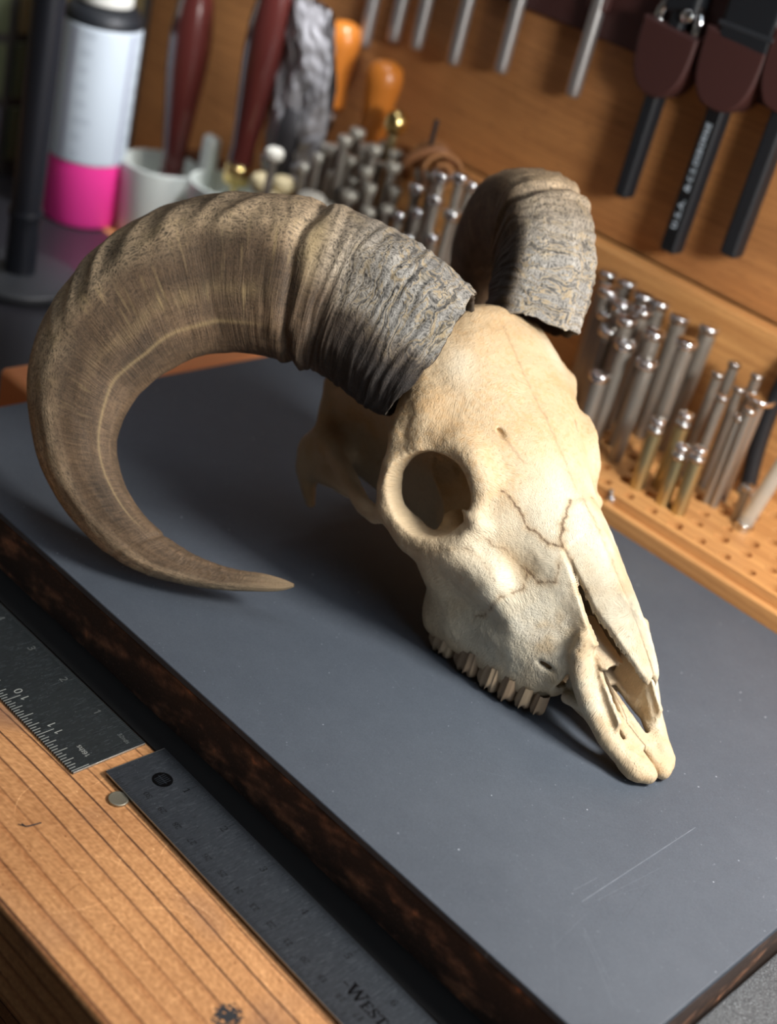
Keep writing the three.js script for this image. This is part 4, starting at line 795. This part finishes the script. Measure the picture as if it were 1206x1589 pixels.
function lettering(words, w, h) {
  const c = document.createElement('canvas'); c.width = 128; c.height = 1024; const g = c.getContext('2d'); g.fillStyle = '#0c0e12'; g.fillRect(0, 0, 128, 1024);
  for (const [s, y, px, span] of words) { g.save(); g.translate(64, y); g.rotate(-Math.PI / 2); g.font = 'bold ' + px + 'px sans-serif'; g.fillStyle = '#b9c6d2'; g.textAlign = 'center'; g.textBaseline = 'middle'; const m = g.measureText(s).width; g.scale(span / m, 1); g.fillText(s, 0, 0); g.restore(); }
  const t = new THREE.CanvasTexture(c); t.colorSpace = THREE.SRGBColorSpace; t.needsUpdate = true; return t;
}
function blackTool(x, yBottom, yLeather, label, o = {}) {
  const t = thing('black_handled_tool', label, 'tool', [x, yBottom, -759]);
  const L = yLeather - yBottom + 40, g = boxG(o.w ?? 11, L, 12, [0, L / 2, 0], 2.6, 3);
  part('handle', g, black, t);
  if (o.text) {
    const p = new THREE.PlaneGeometry(8.2 / 1000, (L - 46) / 1000); p.translate(0, (L - 46) / 2000 + 0.002, 0.00612);
    part('lettering', p, MS({ map: lettering(o.text, 8, L), roughness: 0.5 }), t, 'pale blue grey lettering printed along the handle');
  }
  const sh = new THREE.Shape(), w0 = (o.w ?? 11) * 0.75, w1 = o.pouch ?? 17, y0 = yLeather - yBottom - 6, y1 = y0 + (o.tall ?? 34);
  sh.moveTo(-w0 / 1000, y0 / 1000); sh.quadraticCurveTo(0, (y0 - 3) / 1000, w0 / 1000, y0 / 1000); sh.bezierCurveTo((w1 * 0.9) / 1000, (y0 + 6) / 1000, w1 / 1000, (y0 + 16) / 1000, w1 / 1000, y1 / 1000); sh.lineTo(-w1 / 1000, (y1 + 3) / 1000); sh.bezierCurveTo(-w1 / 1000, (y0 + 16) / 1000, (-w1 * 0.9) / 1000, (y0 + 6) / 1000, -w0 / 1000, y0 / 1000);
  const pg = new THREE.ExtrudeGeometry(sh, { depth: 0.016, bevelEnabled: true, bevelThickness: 0.002, bevelSize: 0.002, bevelSegments: 3, curveSegments: 16 }); pg.translate(0, 0, -0.009);
  part('leather_sleeve', pg, leather, t, 'dark red leather sleeve');
  if (o.head === 'chrome') { const r = new THREE.TorusGeometry(0.014, 0.0035, 12, 36); r.translate(0, (y1 + 6) / 1000, 0.001); part('ring', r, chrome, t, 'chromed ring'); part('head', boxG(24, 40, 14, [0, y1 + 30, -1], 4, 3), black, t); part('rivet', latheG([[0, 0], [4, 0], [3.6, 2], [0, 2.6]], 20).rotateX(Math.PI / 2).translate(0.008, (y1 + 12) / 1000, 0.007), chrome, t); }
  else { part('head', boxG(36, 44, 18, [4, y1 + 20, 0], 4, 3), black, t); part('edge_plate', boxG(37, 3, 18.6, [4, y1 + 9, 0], 0.6), MS({ color: lin(0.05, 0.055, 0.065), roughness: 0.4, metalness: 0.4 }), t); part('rivet', latheG([[0, 0], [4, 0], [3.6, 2], [0, 2.6]], 20).rotateX(Math.PI / 2).translate(0.002, (y1 + 36) / 1000, 0.009), chrome, t); }
  return t;
}
blackTool(-464, 170, 243, 'plain black handled tool in a sleeve with a chrome ring, left of the lettered one', { head: 'chrome', w: 9.5, pouch: 18 });
blackTool(-420, 152, 250, 'black handled tool with pale lettering along its handle, middle of the three', { text: [['C.S.OSBORNE', 345, 82, 400], ['&', 585, 76, 60], ['U.S.A.', 770, 78, 210]], w: 11.5, pouch: 19 });
blackTool(-381, 166, 262, 'black handled tool at the right edge of the picture, partly cut off', { w: 11, pouch: 17 });
{ // the tall curved black thing at the right edge
  const t = thing('black_awl', 'curved black awl standing behind the thin punches at the right edge', 'handle', [-318, 46, -745]);
  part('grip', tubeG([[10, 2, 4], [5, 30, 2], [3, 60, 0], [6, 82, -1], [16, 104, -2], [24, 112, -2]], 5, 40, 14), black, t);
  part('foot', latheG([[0, 0], [5.5, 0], [6, 2], [5, 6], [0, 6]], 20).translate(0.010, -0.0002, 0.004), steelDark, t);
}

// ---------------------------------------------------------------- the crowded back left corner
{
  const t = thing('label_bottle', 'white labelled bottle with a bright pink lower half standing in the back left corner', 'bottle', [-868, 0, -657]);
  const face = (() => { const c = document.createElement('canvas'); c.width = 1024; c.height = 512; const g = c.getContext('2d'); g.fillStyle = '#cdd8e2'; g.fillRect(0, 0, 1024, 512); const R = rng(8); g.fillStyle = '#9aa3b2'; for (let k = 0; k < 4; k++) for (let i = 0; i < 14; i++) { g.globalAlpha = 0.35; g.fillRect(k * 256 + 70 + R() * 4, 130 + i * 22, 40 + R() * 40, 7); } g.globalAlpha = 0.5; g.fillStyle = '#8c8fa6'; for (let k = 0; k < 4; k++) g.fillRect(k * 256 + 24, 150, 26, 230); g.globalAlpha = 1; const x = new THREE.CanvasTexture(c); x.colorSpace = THREE.SRGBColorSpace; x.wrapS = THREE.RepeatWrapping; return x; })();
  part('pink_base', latheG([[0, 0], [26, 0], [28.5, 3], [29, 30], [28.6, 50], [27, 51], [0, 51]], 48), MS({ color: lin(0.95, 0.05, 0.34), roughness: 0.38 }), t, 'bright pink lower half');
  part('label', latheG([[28.6, 51], [29.4, 53], [29.4, 149], [28.6, 151]], 48), MS({ map: face, roughness: 0.5 }), t, 'pale printed label');
  part('shoulder', latheG([[28.4, 151], [28.6, 157], [24, 163], [0, 164]], 40), black, t);
  part('cap', latheG([[0, 164], [19, 164], [20, 166], [20, 192], [18.5, 195], [0, 195]], 40), MS({ color: lin(0.75, 0.74, 0.68), roughness: 0.4 }), t, 'off white cap');
  part('clip', boxG(16, 12, 8, [-20, 54, 22], 2), black, t);
}
{
  const t = thing('white_holder', 'milky white plastic holder with two cups for the dark red handles', 'holder', [-790, 0, -706]);
  const milk = MP({ color: lin(0.80, 0.85, 0.80), roughness: 0.45, transmission: 0.15, thickness: 0 });
  const cup = (x, z, h) => latheG([[0, 0], [25, 0], [27, 2], [31, h], [30, h + 1], [28.6, h], [24.8, 3.6], [0, 3]], 40).translate(x / 1000, 0, z / 1000);
  part('cup', cup(-38, 8, 56), milk, t); part('cup', cup(33, 0, 66), milk, t);
  part('divider', boxG(15, 92, 10, [0, 46, -4], 4.5, 4), milk, t);
}
const lacquer = MP({ color: lin(0.065, 0.013, 0.011), roughness: 0.25, clearcoat: 0.7, clearcoatRoughness: 0.15 });
function awl(x, z, y0, label, ferr) {
  const t = thing('lacquered_handle', label, 'handle', [x, y0, z], 0);
  part('grip', latheG([[0, 14], [8.5, 14], [9.5, 18], [9, 30], [12, 60], [15.5, 95], [16, 118], [13.5, 140], [11, 150], [12.5, 160], [11, 168], [0, 170]], 32), lacquer, t);
  part('ferrule', latheG([[0, -34], [2, -34], [2.2, 0], [9.4, 0], [10, 2], [10, 13], [9, 15], [0, 15]], 28), ferr, t);
  part('end_cap', latheG([[0, 166], [8, 167], [8.4, 170], [6, 174], [0, 175]], 24), MS({ color: lin(0.6, 0.55, 0.42), metalness: 0.5, roughness: 0.35 }), t);
  return t;
}
awl(-820, -702, 38, 'dark red lacquered handle standing in the left cup of the white holder', lacquer).rotation.z = 0.02;
awl(-757, -710, 68, 'dark red lacquered handle with a brass ferrule in the right cup of the holder', brassBright).rotation.z = -0.06;
{
  const t = thing('grey_pouch', 'crinkled clear grey plastic bag hanging in the back corner beside the orange handles', 'bag', [-714, 86, -716]);
  const g = new THREE.PlaneGeometry(0.056, 0.125, 60, 90), p = g.attributes.position;
  for (let i = 0; i < p.count; i++) { const x = p.getX(i) * 1000, y = p.getY(i) * 1000, w = 1 - 0.25 * sstep(-20, -60, y); p.setXYZ(i, (x * w - 0.34 * (y - 10) * sstep(-10, 60, y) + 2 * N(x * 0.06, y * 0.05, 1)) / 1000, (y + 62 + 3 * N(x * 0.1, 5, 2)) / 1000, (7 * Math.cos(x * 0.055) + 5 * N(x * 0.07, y * 0.035, 4) + 2.2 * N(x * 0.25, y * 0.12, 7)) / 1000); }
  g.computeVertexNormals();
  part('front_sheet', g, MP({ color: lin(0.42, 0.41, 0.43), roughness: 0.3, metalness: 0.35, side: THREE.DoubleSide }), t);
  const g2 = g.clone(), q = g2.attributes.position; for (let i = 0; i < q.count; i++) q.setZ(i, -q.getZ(i) * 0.6 - 0.004); g2.computeVertexNormals();
  part('back_sheet', g2, MP({ color: lin(0.3, 0.28, 0.28), roughness: 0.4, metalness: 0.2, side: THREE.DoubleSide }), t);
  part('dark_plug', latheG([[0, -4], [9, -4], [11, 0], [12, 34], [9, 52], [0, 54]], 28), MS({ color: lin(0.02, 0.018, 0.02), roughness: 0.6 }), t, 'dark content at the bottom');
}
const amber = MP({ color: lin(0.62, 0.20, 0.028), roughness: 0.35, clearcoat: 0.4, clearcoatRoughness: 0.2 });
function knobHandle(x, y, z, s, label) {
  const t = thing('amber_handle', label, 'handle', [x, y, z]);
  part('grip', latheG([[0, 62], [6, 61.4], [11, 58], [13, 51], [12.6, 44], [10.5, 30], [9.6, 16], [10.8, 4], [10, 0], [0, 0]].map(([r, h]) => [r * s, h * s]).reverse(), 32), amber, t);
  part('ferrule', latheG([[0, -16], [5, -16], [7, -12], [7.4, 0], [0, 0]].map(([r, h]) => [r * s, h * s]), 24), steel, t);
  part('peg', latheG([[0, -46], [3, -46], [3.2, -16], [0, -16]].map(([r, h]) => [r * s, h * s]), 12), steelDark, t);
}
knobHandle(-716, 138, -748, 1.0, 'amber wooden handle just left of the leftmost hanging rod');
knobHandle(-668, 126, -746, 1.0, 'amber wooden handle below the hanging rods, behind the stamping tools');
knobHandle(-785, 104, -742, 0.72, 'small amber handle end between the dark red handle and the grey bag');
knobHandle(-757, 90, -738, 0.72, 'lower small amber handle end just left of the grey bag');
{ // the board these stand in
  const t = thing('tool_ledge', 'dark wooden ledge behind the holder carrying the amber handles', 'ledge', [-750, 0, -750]);
  part('ledge_body', worldUV(boxG(210, 56, 22, [0, 28, 0], 2)), MS({ map: rep(brown, 2, 4), color: lin(0.25, 0.18, 0.14), roughness: 0.7 }), t);
}
{
  const t = thing('brass_knob', 'shiny round brass knob rising above the stamping tools', 'knob', [-633, 58, -728]);
  part('post', latheG([[0, 0], [3, 0], [3, 92], [0, 92]], 16), brass, t);
  part('ball', latheG([[0, 91], [4, 91.5], [7.5, 95], [8.2, 100], [6.8, 105], [3, 108], [0, 108.4]], 28), brassBright, t);
}
{
  const t = thing('tan_leather_roll', 'curled scrap of tan leather lying behind the stamping tools', 'leather scrap', [-602, 143, -734]);
  const sh = new THREE.Shape(); for (let i = 0; i <= 90; i++) { const a = i / 90 * 8.4, r = 0.016 - a * 0.0011; sh[i ? 'lineTo' : 'moveTo'](r * Math.cos(a), r * Math.sin(a)); } for (let i = 90; i >= 0; i--) { const a = i / 90 * 8.4, r = 0.016 - a * 0.0011 - 0.0017; sh.lineTo(r * Math.cos(a), r * Math.sin(a)); }
  const g = new THREE.ExtrudeGeometry(sh, { depth: 0.03, bevelEnabled: false }); g.rotateY(1.0); part('roll', g, MS({ color: lin(0.42, 0.19, 0.07), roughness: 0.6 }), t);
  part('strap', tubeG([[-8, -14, 10], [2, 2, 24], [18, 14, 14], [26, 6, 2]], 3.4, 30, 10), MS({ color: lin(0.28, 0.12, 0.05), roughness: 0.6 }), t);
  part('dark_pin', latheG([[0, 0], [1.6, 0], [1.6, 30], [0, 31]], 12).translate(0.008, 0, 0.012), black, t);
}
{ // pale round heads in front of the stamping tools
  const pale = MS({ color: lin(0.56, 0.47, 0.28), roughness: 0.6 }), white = MS({ color: lin(0.72, 0.7, 0.62), roughness: 0.4 });
  const knob = (x, z, top, r, m, label) => { const t = thing('round_headed_tool', label, 'tool', [x, 0, z]); part('shank', latheG([[0, 0], [3, 0], [3, top - r], [0, top - r]], 14), steelDark, t); part('head', latheG([[0, top - r * 1.3], [r * 0.8, top - r * 1.3], [r, top - r * 0.9], [r, top - r * 0.3], [r * 0.7, top], [0, top + 0.6]], 28), m, t); };
  knob(-708, -690, 94, 9, pale, 'left beige round headed tool just above the big horn'); knob(-692, -694, 98, 8, pale, 'upper beige round headed tool just above the big horn'); knob(-690, -682, 88, 8.5, pale, 'right beige round headed tool just above the big horn');
  knob(-684, -672, 123, 6.5, white, 'single white headed tool standing left of the stamping tools'); knob(-632, -662, 112, 10, white, 'large pale round headed tool in front of the stamping tools');
}
{
  const t = thing('iron_post', 'round black iron post rising at the left edge of the picture', 'post', [-771, 0, -541]);
  part('tube', latheG([[10.5, 8], [10.5, 48], [11.6, 49], [11.6, 54], [10.2, 55], [10.2, 520], [0, 520]], 32), MS({ color: lin(0.012, 0.014, 0.02), roughness: 0.4 }), t);
  part('base_disc', latheG([[0, 0.8], [40, 0.8], [42, 2], [42, 7], [40, 9], [11, 10], [0, 10]], 48), MS({ color: lin(0.03, 0.032, 0.036), roughness: 0.45 }), t);
}
{
  const t = thing('dark_sheet', 'dark glossy metal sheet covering the bench left of the slab', 'sheet', [-800, 0, -520]);
  part('sheet_body', boxG(350, 0.8, 300, [0, 0.4, 10], 0.2), MP({ color: lin(0.035, 0.034, 0.04), roughness: 0.28, metalness: 0.2 }), t);
}
{
  const t = thing('orange_strip', 'bright orange leather covered strip lying along the far left end of the slab', 'strip', [-598, 0, -535]);
  part('strip_body', boxG(40, 30, 216, [0, 15, 0], 4, 4), MS({ color: lin(0.85, 0.32, 0.12), roughness: 0.5 }), t);
  t.rotation.y = 0;
}
{
  const t = thing('dark_cabinet', 'dark cabinet with small coloured drawer fronts in the far back left corner', 'cabinet', [-1010, 0, -640]);
  part('carcass', boxG(110, 480, 260, [0, 240, 0], 3), MS({ color: lin(0.02, 0.018, 0.016), roughness: 0.6 }), t);
  const cols = [[0.10, 0.07, 0.02], [0.05, 0.06, 0.03], [0.06, 0.06, 0.08], [0.12, 0.09, 0.04]], R = rng(2);
  for (let r = 0; r < 9; r++) for (let c = 0; c < 4; c++) { const d = part('drawer', boxG(4, 42, 54, [56, 36 + r * 50, -92 + c * 62], 1), MS({ color: lin(...cols[(r * 3 + c * 5 + Math.floor(R() * 2)) % 4]), roughness: 0.5 }), t); part('knob', latheG([[0, 0], [4, 0], [5, 4], [0, 6]], 14).rotateZ(-Math.PI / 2).translate(0.058, (36 + r * 50) / 1000, (-92 + c * 62) / 1000), steel, d); }
}
shadows(scene);
scene.traverse((o) => { if (o.isLight && o.shadow && !o.isRectAreaLight) o.castShadow = true; });
renderer.render(scene, camera);
